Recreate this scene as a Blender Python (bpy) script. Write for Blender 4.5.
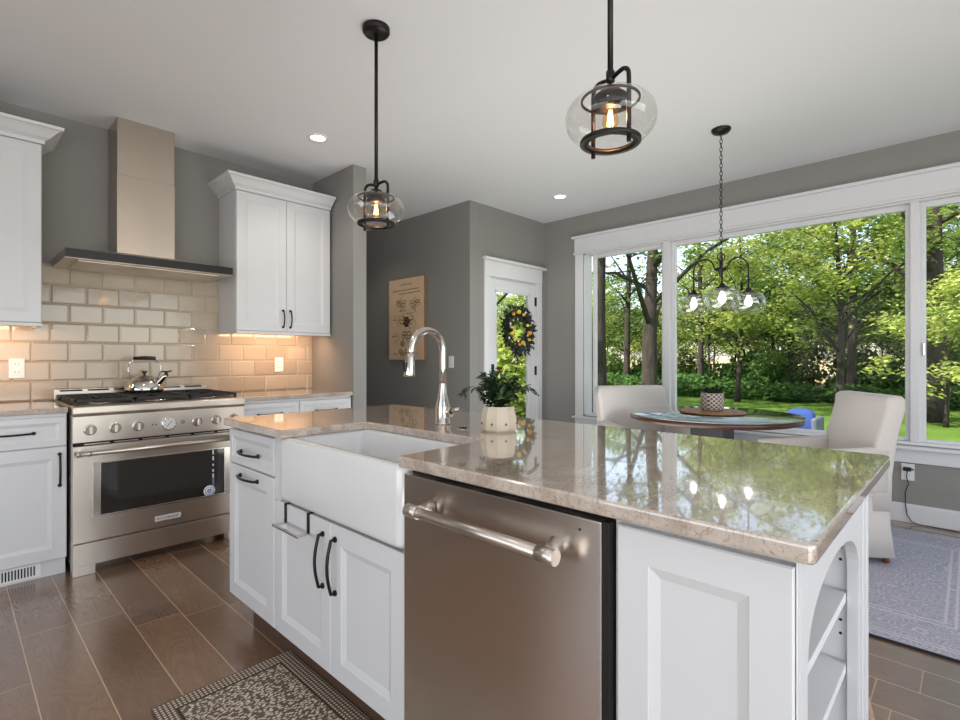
import bpy, bmesh, math, random
from mathutils import Vector, Matrix, noise as mnoise
PI = math.pi
sc = bpy.context.scene
COL = sc.collection
for o in list(bpy.data.objects):
    bpy.data.objects.remove(o)

# ------------------------------------------------------------------ camera
AZ = 43.79
cam_d = bpy.data.cameras.new('camera')
cam_d.sensor_width = 36.0
cam_d.lens = 511.9 / 960 * 36
cam_d.shift_y = -1.86 / 960
cam_d.clip_start = 0.02
cam_d.clip_end = 2000
cam = bpy.data.objects.new('camera', cam_d)
COL.objects.link(cam)
cam.location = (0, 0, 1.1817)
cam.rotation_euler = (PI / 2, 0, math.radians(AZ - 90))
sc.camera = cam

# ------------------------------------------------------------------ world, sun, added fill lights, exposure
sc.view_settings.view_transform = 'Standard'
sc.view_settings.look = 'None'
sc.view_settings.gamma = 1.0
sc.view_settings.use_curve_mapping = False
sc.view_settings.exposure = 0.40
world = bpy.data.worlds.new('sky')
sc.world = world
world.use_nodes = True
wt = world.node_tree
wt.nodes.clear()
w_out = wt.nodes.new('ShaderNodeOutputWorld')
w_bg = wt.nodes.new('ShaderNodeBackground')
w_sky = wt.nodes.new('ShaderNodeTexSky')
w_sky.sky_type = 'NISHITA'
w_sky.sun_disc = False
w_sky.sun_elevation = math.radians(50)
w_sky.sun_rotation = math.radians(0)
w_sky.dust_density = 1.0
w_hs = wt.nodes.new('ShaderNodeHueSaturation')
w_hs.inputs['Saturation'].default_value = 0.75
w_hs.inputs['Value'].default_value = 1.0
wt.links.new(w_sky.outputs[0], w_hs.inputs['Color'])
wt.links.new(w_hs.outputs[0], w_bg.inputs['Color'])
w_bg.inputs['Strength'].default_value = 0.28
wt.links.new(w_bg.outputs[0], w_out.inputs['Surface'])

def light(name, kind, loc, energy, color=(1, 1, 1), direction=None, **kw):
    d = bpy.data.lights.new(name, kind)
    d.energy = energy
    d.color = color
    for k, v in kw.items():
        setattr(d, k, v)
    o = bpy.data.objects.new(name, d)
    COL.objects.link(o)
    o.location = loc
    if direction is not None:
        o.rotation_euler = Vector(direction).to_track_quat('-Z', 'Y').to_euler()
    return o

SUN = Vector((-0.62, 0.25, 0.74)).normalized()
light('sun', 'SUN', (0, 0, 30), 6.0, (1.0, 0.95, 0.86), -SUN, angle=0.01)
# area lights added for daylight through two unseen windows behind the camera
light('fill_daylight_west', 'AREA', (-2.95, 0.75, 1.45), 25, (0.98, 0.99, 1.0), (1, 0, 0.5), shape='RECTANGLE', size=4.0, size_y=1.9)
light('fill_daylight_south', 'AREA', (0.9, -3.15, 1.50), 63, (0.98, 0.99, 1.0), (0, 1, 0.5), shape='RECTANGLE', size=5.0, size_y=1.9)
light('ceiling_fill', 'AREA', (-1.8, -1.8, 0.25), 100, (0.97, 0.985, 1.0), (0.34, 0.32, 0.9), shape='RECTANGLE', size=2.4, size_y=2.4)  # added light behind the camera, facing up to brighten the ceiling
light('floor_fill', 'AREA', (2.75, 1.6, 0.16), 28, (1.0, 1.0, 0.98), (0.1, 0.1, 1), shape='RECTANGLE', size=1.2, size_y=2.4)  # added light low between island and table, aimed up at the ceiling

# ------------------------------------------------------------------ node helpers
def nd(nt, typ, inp=None, **props):
    n = nt.nodes.new('ShaderNode' + typ)
    for k, v in props.items():
        setattr(n, k, v)
    for k, v in (inp or {}).items():
        s = n.inputs[k]
        if isinstance(v, bpy.types.NodeSocket):
            nt.links.new(v, s)
        else:
            if hasattr(s.default_value, '__len__') and hasattr(v, '__len__') and len(s.default_value) == 4 and len(v) == 3:
                v = (*v, 1)
            s.default_value = v
    return n

def math_(nt, op, a, b=None, c=None):
    inp = {0: a}
    if b is not None: inp[1] = b
    if c is not None: inp[2] = c
    return nd(nt, 'Math', inp, operation=op).outputs[0]

def mix_(nt, f, a, b, blend='MIX'):
    n = nt.nodes.new('ShaderNodeMix')
    n.data_type = 'RGBA'
    n.blend_type = blend
    for s, v in ((n.inputs[0], f), (n.inputs[6], a), (n.inputs[7], b)):
        if isinstance(v, bpy.types.NodeSocket):
            nt.links.new(v, s)
        else:
            s.default_value = v if not hasattr(v, '__len__') else ((*v, 1) if len(v) == 3 else v)
    return n.outputs[2]

def ramp_(nt, f, stops, interp='LINEAR'):
    n = nt.nodes.new('ShaderNodeValToRGB')
    n.color_ramp.interpolation = interp
    e = n.color_ramp.elements
    while len(e) < len(stops):
        e.new(0.5)
    for el, (p, c) in zip(e, stops):
        el.position = p
        el.color = (*c, 1) if len(c) == 3 else c
    nt.links.new(f, n.inputs[0])
    return n.outputs[0]

def new_mat(name):
    m = bpy.data.materials.new(name)
    m.use_nodes = True
    nt = m.node_tree
    nt.nodes.clear()
    out = nt.nodes.new('ShaderNodeOutputMaterial')
    return m, nt, out

def S(r, g, b):
    f = lambda c: (c / 255 / 12.92) if c / 255 <= 0.04045 else ((c / 255 + 0.055) / 1.055) ** 2.4
    return (f(r), f(g), f(b))

def pbr(name, color, rough=0.5, metal=0.0, noise_amt=0.0, noise_scale=8.0, bump=0.0, bump_scale=60.0, spec=0.5, stretch=None, coat=0.0, sheen=0.0, aniso=0.0):
    m, nt, out = new_mat(name)
    p = nd(nt, 'BsdfPrincipled', {'Base Color': color, 'Roughness': rough, 'Metallic': metal, 'Specular IOR Level': spec,
                                  'Coat Weight': coat, 'Sheen Weight': sheen, 'Anisotropic': aniso})
    tc = nd(nt, 'TexCoord').outputs['Object']
    if stretch:
        tc = nd(nt, 'Mapping', {0: tc, 3: stretch}).outputs[0]
    if noise_amt:
        nz = nd(nt, 'TexNoise', {'Vector': tc, 'Scale': noise_scale, 'Detail': 4.0}).outputs[0]
        d = tuple(max(0, c * (1 - noise_amt)) for c in color)
        l = tuple(min(1, c * (1 + noise_amt)) for c in color)
        nt.links.new(ramp_(nt, nz, [(0.25, d), (0.75, l)]), p.inputs['Base Color'])
    if bump:
        nz = nd(nt, 'TexNoise', {'Vector': tc, 'Scale': bump_scale, 'Detail': 3.0}).outputs[0]
        b = nd(nt, 'Bump', {'Strength': bump, 'Distance': 0.002, 'Height': nz}).outputs[0]
        nt.links.new(b, p.inputs['Normal'])
    nt.links.new(p.outputs[0], out.inputs[0])
    return m

def emit(name, color, strength):
    m, nt, out = new_mat(name)
    nt.links.new(nd(nt, 'Emission', {'Color': color, 'Strength': strength}).outputs[0], out.inputs[0])
    return m

def clear_glass(name, tint=(1, 1, 1), ior=1.45, rough=0.0, extra=0.0):
    m, nt, out = new_mat(name)
    bf = nd(nt, 'NewGeometry').outputs['Backfacing']
    fr = nd(nt, 'Fresnel', {'IOR': math_(nt, 'ADD', ior, math_(nt, 'MULTIPLY', bf, 1.0 / ior - ior))}).outputs[0]
    if extra:
        fr = math_(nt, 'ADD', fr, extra)
    t = nd(nt, 'BsdfTransparent', {'Color': tint}).outputs[0]
    g = nd(nt, 'BsdfGlossy', {'Color': (1, 1, 1), 'Roughness': rough}).outputs[0]
    nt.links.new(nd(nt, 'MixShader', {0: fr, 1: t, 2: g}).outputs[0], out.inputs[0])
    return m

M = {}
M['wall'] = pbr('grey wall paint', S(146, 144, 140), 0.75, bump=0.08, bump_scale=150, spec=0.3)
M['ceiling'] = pbr('white ceiling paint', S(228, 228, 229), 0.9, bump=0.06, bump_scale=120, spec=0.2)
M['trim'] = pbr('white trim paint', S(224, 224, 226), 0.35, spec=0.4)
M['cabinet'] = pbr('white cabinet paint', S(213, 213, 215), 0.35, spec=0.4)
M['cab_inside'] = pbr('white cabinet interior', S(220, 220, 222), 0.5, spec=0.3)
M['toe'] = pbr('kick board brown with shade', S(88, 66, 52), 0.45)  # brown carries the shade and floor reflection under the island fronts
M['bronze'] = pbr('dark bronze metal', S(46, 42, 41), 0.38, 0.7, spec=0.5)
M['black'] = pbr('matte black metal', S(28, 27, 27), 0.45, 0.2)
M['blackplastic'] = pbr('black plastic', S(22, 22, 24), 0.35)
M['iron'] = pbr('black cast iron', S(38, 35, 33), 0.5, 0.2, bump=0.2, bump_scale=300)
M['void'] = pbr('dark gap', S(10, 10, 10), 0.8)
M['chrome'] = pbr('polished chrome', S(215, 213, 210), 0.09, 1.0)
M['nickel'] = pbr('brushed nickel', S(205, 198, 190), 0.2, 1.0)
M['knobmetal'] = pbr('dark satin metal', S(150, 140, 130), 0.3, 1.0)
M['satin'] = pbr('satin nickel', S(205, 197, 188), 0.34, 1.0)
M['plastic'] = pbr('white plastic', S(235, 235, 233), 0.3)
M['porcelain'] = pbr('white fireclay', S(222, 222, 223), 0.12, spec=0.5, coat=0.3)
M['glass'] = clear_glass('window glass', (0.985, 0.99, 0.985), 1.12)
M['globe'] = clear_glass('clear lamp glass', (0.94, 0.93, 0.92), 1.55, 0.0, 0.02)
M['bubble'] = clear_glass('seeded lamp glass', (0.93, 0.935, 0.935), 1.7, 0.02, 0.09)
M['ovenglass'] = pbr('dark oven glass', S(44, 41, 39), 0.06, 0.0, spec=0.6)
M['hoodband'] = pbr('black hood glass', S(40, 38, 38), 0.15, 0.0)
M['fabric'] = pbr('pale greige upholstery', S(206, 199, 194), 0.9, bump=0.25, bump_scale=500, spec=0.15, sheen=0.2)
M['tablewood'] = pbr('dark red walnut', S(70, 40, 30), 0.3, noise_amt=0.35, noise_scale=6, stretch=(1, 1, 12))
M['blackwood'] = pbr('black painted wood', S(36, 34, 36), 0.4)
M['traywood'] = pbr('brown wood tray', S(148, 104, 72), 0.5, noise_amt=0.4, noise_scale=9, stretch=(1, 9, 1))
M['stoolwood'] = pbr('pale stool wood', S(176, 146, 124), 0.5, noise_amt=0.2, noise_scale=9, stretch=(6, 6, 1))
M['legwood'] = pbr('red brown leg wood', S(140, 74, 48), 0.4)
M['soil'] = pbr('dark soil', S(50, 38, 30), 0.95)
M['leafdark'] = pbr('dark green leaf', S(44, 68, 38), 0.4, noise_amt=0.6, noise_scale=14)
M['leafwreath'] = pbr('wreath leaf', S(38, 46, 34), 0.5, noise_amt=0.6, noise_scale=14)
M['stem'] = pbr('green stem', S(70, 78, 48), 0.6)
M['rose'] = pbr('dark red bloom', S(120, 45, 40), 0.6)
M['lemon'] = pbr('yellow lemon', S(232, 198, 70), 0.45, noise_amt=0.15)
M['orange'] = pbr('orange fruit', S(222, 160, 56), 0.45, noise_amt=0.15)
M['blossom'] = pbr('white blossom', S(225, 222, 214), 0.7)
M['ink'] = pbr('sepia ink', S(74, 56, 42), 0.85)
M['inkpale'] = pbr('pale sepia ink', S(134, 108, 82), 0.85)
M['canvas'] = pbr('tan printed canvas', S(228, 196, 160), 0.85, noise_amt=0.1, noise_scale=5, bump=0.2, bump_scale=400)
M['canvasedge'] = pbr('brown canvas edge', S(128, 96, 70), 0.8, noise_amt=0.2, noise_scale=12)
M['sticker'] = pbr('white sticker', S(226, 228, 232), 0.5)
M['stickerblue'] = pbr('blue sticker print', S(92, 108, 150), 0.5)
M['badge'] = pbr('silver badge', S(222, 220, 216), 0.3, 0.3)
M['badgeink'] = pbr('dark badge lettering', S(70, 66, 66), 0.5)
M['filament'] = emit('warm filament', (1.0, 0.55, 0.2), 22)
M['bulbglass'] = clear_glass('amber bulb glass', (1.0, 0.80, 0.55), 1.4)
M['bulbwhite'] = emit('white bulb', (1.0, 0.97, 0.92), 3)
M['downlight'] = emit('downlight lens', (1.0, 0.97, 0.92), 6)
M['striplight'] = emit('warm strip light', (1.0, 0.72, 0.42), 5)
M['bluefabric'] = pbr('blue patio cushion', S(46, 74, 140), 0.8)
M['greyfabric'] = pbr('grey patio frame', S(104, 106, 120), 0.6)
M['bark'] = pbr('grey brown bark', S(66, 57, 50), 0.95, noise_amt=0.5, noise_scale=5, bump=0.8, bump_scale=9, stretch=(3, 3, 0.6))
M['patio'] = pbr('pale patio concrete', S(196, 192, 184), 0.9, noise_amt=0.1)

def steel(name, color, rough, axis, base_bump=0.012):
    m, nt, out = new_mat(name)
    tc = nd(nt, 'TexCoord').outputs['Object']
    sx = [70, 70, 70]
    sx[axis] = 1.0
    mp = nd(nt, 'Mapping', {0: tc, 3: tuple(sx)}).outputs[0]
    nz = nd(nt, 'TexNoise', {'Vector': mp, 'Scale': 1.0, 'Detail': 2.0}).outputs[0]
    lo = nd(nt, 'TexNoise', {'Vector': tc, 'Scale': 2.2, 'Detail': 1.0}).outputs[0]
    rr = math_(nt, 'ADD', math_(nt, 'MULTIPLY', nz, 0.015), rough - 0.007)
    b1 = nd(nt, 'Bump', {'Strength': base_bump, 'Distance': 0.001, 'Height': nz}).outputs[0]
    b2 = nd(nt, 'Bump', {'Strength': 0.12, 'Distance': 0.05, 'Height': lo, 'Normal': b1}).outputs[0]
    p = nd(nt, 'BsdfPrincipled', {'Base Color': color, 'Roughness': rr, 'Metallic': 1.0, 'Normal': b2, 'Anisotropic': 0.8, 'Tangent': nd(nt, 'CombineXYZ', {2: 1.0}).outputs[0]})
    nt.links.new(p.outputs[0], out.inputs[0])
    return m
M['steel'] = steel('brushed stainless steel', S(206, 196, 184), 0.30, 0)
M['steely'] = steel('brushed stainless front', S(222, 214, 208), 0.26, 1)
M['steelz'] = steel('brushed stainless chimney', S(186, 174, 162), 0.27, 0, 0.0)

def stone():
    m, nt, out = new_mat('beige brown quartz')
    tc = nd(nt, 'NewGeometry').outputs['Position']
    n1 = nd(nt, 'TexNoise', {'Vector': tc, 'Scale': 5.0, 'Detail': 8.0, 'Roughness': 0.7, 'Distortion': 1.2}).outputs[0]
    base = ramp_(nt, n1, [(0.25, S(146, 128, 114)), (0.45, S(180, 164, 151)), (0.6, S(200, 187, 175)), (0.8, S(168, 150, 136))])
    mp = nd(nt, 'Mapping', {0: tc, 2: (0, 0, 0.5), 3: (2.0, 7.0, 7.0)}).outputs[0]
    n2 = nd(nt, 'TexNoise', {'Vector': mp, 'Scale': 2.2, 'Detail': 6.0, 'Roughness': 0.65, 'Distortion': 1.6}).outputs[0]
    vein = ramp_(nt, n2, [(0.485, (0, 0, 0)), (0.5, (1, 1, 1)), (0.515, (0, 0, 0))])
    col = mix_(nt, math_(nt, 'MULTIPLY', vein, 0.6), base, S(106, 86, 72))
    vo = nd(nt, 'TexNoise', {'Vector': tc, 'Scale': 95.0, 'Detail': 3.0}).outputs[0]
    sp = ramp_(nt, vo, [(0.30, (1, 1, 1)), (0.40, (0, 0, 0))])
    col = mix_(nt, math_(nt, 'MULTIPLY', sp, 0.45), col, S(118, 100, 86))
    p = nd(nt, 'BsdfPrincipled', {'Base Color': col, 'Roughness': 0.10, 'Specular IOR Level': 0.5, 'Coat Weight': 1.0, 'Coat Roughness': 0.03, 'Coat IOR': 1.7})
    nt.links.new(p.outputs[0], out.inputs[0])
    return m
M['stone'] = stone()

def floor_mat():
    m, nt, out = new_mat('brown hardwood planks')
    g = nd(nt, 'NewGeometry').outputs['Position']
    s = nd(nt, 'SeparateXYZ', {0: g})
    X, Y = s.outputs[0], s.outputs[1]
    u = math_(nt, 'DIVIDE', math_(nt, 'SUBTRACT', X, 0.216 - 1.8), 0.18)
    row = math_(nt, 'FLOOR', u)
    fu = math_(nt, 'FRACT', u)
    off = nd(nt, 'TexWhiteNoise', {'W': row}, noise_dimensions='1D').outputs[0]
    v = math_(nt, 'ADD', math_(nt, 'DIVIDE', math_(nt, 'ADD', Y, 9.0), 0.92), math_(nt, 'MULTIPLY', off, 3.0))
    pl = math_(nt, 'FLOOR', v)
    fv = math_(nt, 'FRACT', v)
    idv = nd(nt, 'CombineXYZ', {0: row, 1: pl}).outputs[0]
    rnd = nd(nt, 'TexWhiteNoise', {'Vector': idv}, noise_dimensions='2D')
    r, rc = rnd.outputs[0], rnd.outputs[1]
    shift = nd(nt, 'VectorMath', {0: rc, 1: (9, 9, 9)}, operation='MULTIPLY').outputs[0]
    gv = nd(nt, 'VectorMath', {0: g, 1: shift}, operation='ADD').outputs[0]
    mp = nd(nt, 'Mapping', {0: gv, 3: (7.0, 1.5, 1.0)}).outputs[0]
    grain = nd(nt, 'TexNoise', {'Vector': mp, 'Scale': 1.5, 'Detail': 3.0, 'Roughness': 0.5, 'Distortion': 0.8}).outputs[0]
    rings = math_(nt, 'FRACT', math_(nt, 'MULTIPLY', grain, 12.0))
    rings = ramp_(nt, rings, [(0.0, (0, 0, 0)), (0.5, (1, 1, 1)), (1.0, (0, 0, 0))])
    fine = nd(nt, 'TexNoise', {'Vector': nd(nt, 'Mapping', {0: gv, 3: (110, 7, 1)}).outputs[0], 'Scale': 1.0, 'Detail': 3.0}).outputs[0]
    base = ramp_(nt, r, [(0.0, S(112, 86, 70)), (0.35, S(126, 99, 80)), (0.7, S(138, 108, 86)), (1.0, S(158, 120, 88))])
    col = mix_(nt, math_(nt, 'MULTIPLY', rings, 0.3), base, S(84, 60, 46))
    col = mix_(nt, math_(nt, 'MULTIPLY', fine, 0.12), col, S(104, 78, 62))
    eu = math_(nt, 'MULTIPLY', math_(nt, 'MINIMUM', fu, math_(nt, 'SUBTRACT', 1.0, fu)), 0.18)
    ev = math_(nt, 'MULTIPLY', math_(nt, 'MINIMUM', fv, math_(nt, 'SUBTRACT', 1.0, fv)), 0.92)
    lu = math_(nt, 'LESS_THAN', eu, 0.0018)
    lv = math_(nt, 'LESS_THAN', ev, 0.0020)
    col = mix_(nt, math_(nt, 'MULTIPLY', lv, 0.75), col, S(190, 154, 124))  # plank joints, with their bevel highlights painted in as pale lines
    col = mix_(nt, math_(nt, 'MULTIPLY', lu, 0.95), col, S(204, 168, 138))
    ro = math_(nt, 'ADD', 0.20, math_(nt, 'MULTIPLY', fine, 0.05))
    b = nd(nt, 'Bump', {'Strength': 0.10, 'Distance': 0.001, 'Height': rings}).outputs[0]
    p = nd(nt, 'BsdfPrincipled', {'Base Color': col, 'Roughness': ro, 'Normal': b, 'Specular IOR Level': 0.5, 'Coat Weight': 0.8, 'Coat Roughness': 0.22, 'Coat IOR': 1.6})
    nt.links.new(p.outputs[0], out.inputs[0])
    return m
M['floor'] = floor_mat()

def tile_mat():
    m, nt, out = new_mat('glossy beige glazed tile')
    g = nd(nt, 'NewGeometry')
    nz = nd(nt, 'TexNoise', {'Vector': g.outputs['Position'], 'Scale': 9.0, 'Detail': 2.0}).outputs[0]
    rp = g.outputs['Random Per Island']
    col = ramp_(nt, rp, [(0.0, S(172, 158, 140)), (1.0, S(188, 175, 156))])
    b = nd(nt, 'Bump', {'Strength': 0.12, 'Distance': 0.01, 'Height': nz}).outputs[0]
    p = nd(nt, 'BsdfPrincipled', {'Base Color': col, 'Roughness': 0.10, 'Normal': b})
    nt.links.new(p.outputs[0], out.inputs[0])
    return m
M['tile'] = tile_mat()
M['grout'] = pbr('beige grout', S(192, 177, 158), 0.9)

def rug_mat(name, x0, x1, y0, y1, kind):
    m, nt, out = new_mat(name)
    g = nd(nt, 'NewGeometry').outputs['Position']
    s = nd(nt, 'SeparateXYZ', {0: g})
    X, Y = s.outputs[0], s.outputs[1]
    dx = math_(nt, 'MINIMUM', math_(nt, 'SUBTRACT', X, x0), math_(nt, 'SUBTRACT', x1, X))
    dy = math_(nt, 'MINIMUM', math_(nt, 'SUBTRACT', Y, y0), math_(nt, 'SUBTRACT', y1, Y))
    e = math_(nt, 'MINIMUM', dx, dy)
    def band(a, b):
        return math_(nt, 'MULTIPLY', math_(nt, 'GREATER_THAN', e, a), math_(nt, 'LESS_THAN', e, b))
    if kind == 'area':
        n1 = nd(nt, 'TexNoise', {'Vector': g, 'Scale': 24.0, 'Detail': 3.0, 'Distortion': 2.2}).outputs[0]
        r1 = ramp_(nt, math_(nt, 'FRACT', math_(nt, 'MULTIPLY', n1, 6.0)), [(0.2, (0, 0, 0)), (0.5, (1, 1, 1)), (0.8, (0, 0, 0))])
        vo = nd(nt, 'TexVoronoi', {'Vector': g, 'Scale': 11.0}).outputs[0]
        r2 = ramp_(nt, math_(nt, 'FRACT', math_(nt, 'MULTIPLY', vo, 5.0)), [(0.3, (0, 0, 0)), (0.5, (1, 1, 1)), (0.7, (0, 0, 0))])
        pat = mix_(nt, 0.5, r1, r2)
        col = mix_(nt, pat, S(158, 158, 174), S(226, 224, 230))
        ln = math_(nt, 'ADD', band(0.30, 0.312), band(0.335, 0.347))
        ln = math_(nt, 'ADD', ln, math_(nt, 'ADD', band(0.06, 0.07), band(0.085, 0.092)))
        col = mix_(nt, math_(nt, 'MULTIPLY', ln, 0.8), col, S(214, 212, 216))
        fn = nd(nt, 'TexNoise', {'Vector': nd(nt, 'Mapping', {0: g, 3: (260, 60, 1)}).outputs[0], 'Scale': 1.0}).outputs[0]
        col = mix_(nt, math_(nt, 'MULTIPLY', fn, 0.35), col, S(160, 160, 176))
        col = mix_(nt, math_(nt, 'LESS_THAN', e, 0.010), col, S(52, 50, 54))
        h = fn
    else:
        vo = nd(nt, 'TexVoronoi', {'Vector': nd(nt, 'Mapping', {0: g, 2: (0, 0, 0.6), 3: (1.0, 1.7, 1.0)}).outputs[0], 'Scale': 74.0, 'Randomness': 0.9}).outputs[0]
        fl = ramp_(nt, vo, [(0.36, (1, 1, 1)), (0.5, (0, 0, 0))])
        cent = mix_(nt, fl, S(106, 94, 84), S(214, 202, 184))
        bx = math_(nt, 'GREATER_THAN', math_(nt, 'FRACT', math_(nt, 'DIVIDE', X, 0.0135)), 0.42)
        by = math_(nt, 'GREATER_THAN', math_(nt, 'FRACT', math_(nt, 'DIVIDE', Y, 0.0135)), 0.42)
        bord = mix_(nt, math_(nt, 'MULTIPLY', bx, by), S(96, 84, 74), S(206, 192, 174))
        col = mix_(nt, math_(nt, 'LESS_THAN', e, 0.062), cent, bord)
        col = mix_(nt, band(0.058, 0.066), col, S(66, 58, 50))
        h = vo
    b = nd(nt, 'Bump', {'Strength': 0.4, 'Distance': 0.003, 'Height': h}).outputs[0]
    p = nd(nt, 'BsdfPrincipled', {'Base Color': col, 'Roughness': 0.95, 'Normal': b, 'Specular IOR Level': 0.1})
    nt.links.new(p.outputs[0], out.inputs[0])
    return m

def leaf_mat(name, cols, trans=0.45):
    m, nt, out = new_mat(name)
    g = nd(nt, 'NewGeometry')
    nz = nd(nt, 'TexNoise', {'Vector': g.outputs['Position'], 'Scale': 0.55, 'Detail': 2.0}).outputs[0]
    f = math_(nt, 'ADD', math_(nt, 'MULTIPLY', nz, 0.7), math_(nt, 'MULTIPLY', g.outputs['Random Per Island'], 0.45))
    col = ramp_(nt, f, [(0.25, cols[0]), (0.55, cols[1]), (0.85, cols[2])])
    d = nd(nt, 'BsdfDiffuse', {'Color': col}).outputs[0]
    t = nd(nt, 'BsdfTranslucent', {'Color': mix_(nt, 0.25, col, S(190, 214, 96))}).outputs[0]
    nt.links.new(nd(nt, 'MixShader', {0: trans, 1: d, 2: t}).outputs[0], out.inputs[0])
    return m
M['leafA'] = leaf_mat('mid green tree leaves', [S(82, 112, 54), S(128, 150, 80), S(192, 200, 130)])
M['leafB'] = leaf_mat('deep green tree leaves', [S(58, 90, 50), S(94, 124, 68), S(150, 172, 106)])
M['leafC'] = leaf_mat('yellow green tree leaves', [S(106, 130, 60), S(164, 178, 88), S(226, 224, 146)])
M['leafD'] = leaf_mat('dark shrub leaves', [S(52, 84, 48), S(80, 116, 64), S(116, 150, 84)], 0.3)

def lawn_mat():
    m, nt, out = new_mat('mown lawn')
    g = nd(nt, 'NewGeometry').outputs['Position']
    n1 = nd(nt, 'TexNoise', {'Vector': g, 'Scale': 0.8, 'Detail': 5.0}).outputs[0]
    n2 = nd(nt, 'TexNoise', {'Vector': g, 'Scale': 14.0, 'Detail': 3.0}).outputs[0]
    col = ramp_(nt, math_(nt, 'ADD', math_(nt, 'MULTIPLY', n1, 0.5), math_(nt, 'MULTIPLY', n2, 0.5)),
                [(0.3, S(76, 102, 40)), (0.55, S(102, 130, 52)), (0.75, S(128, 152, 70))])
    b = nd(nt, 'Bump', {'Strength': 0.6, 'Distance': 0.05, 'Height': n2}).outputs[0]
    p = nd(nt, 'BsdfPrincipled', {'Base Color': col, 'Roughness': 0.95, 'Normal': b, 'Specular IOR Level': 0.1})
    nt.links.new(p.outputs[0], out.inputs[0])
    return m
M['lawn'] = lawn_mat()
M['field'] = pbr('dry straw field', S(196, 170, 120), 0.95, noise_amt=0.2, noise_scale=0.3)

# ------------------------------------------------------------------ mesh helpers
def V(*a): return Vector(a)

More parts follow.
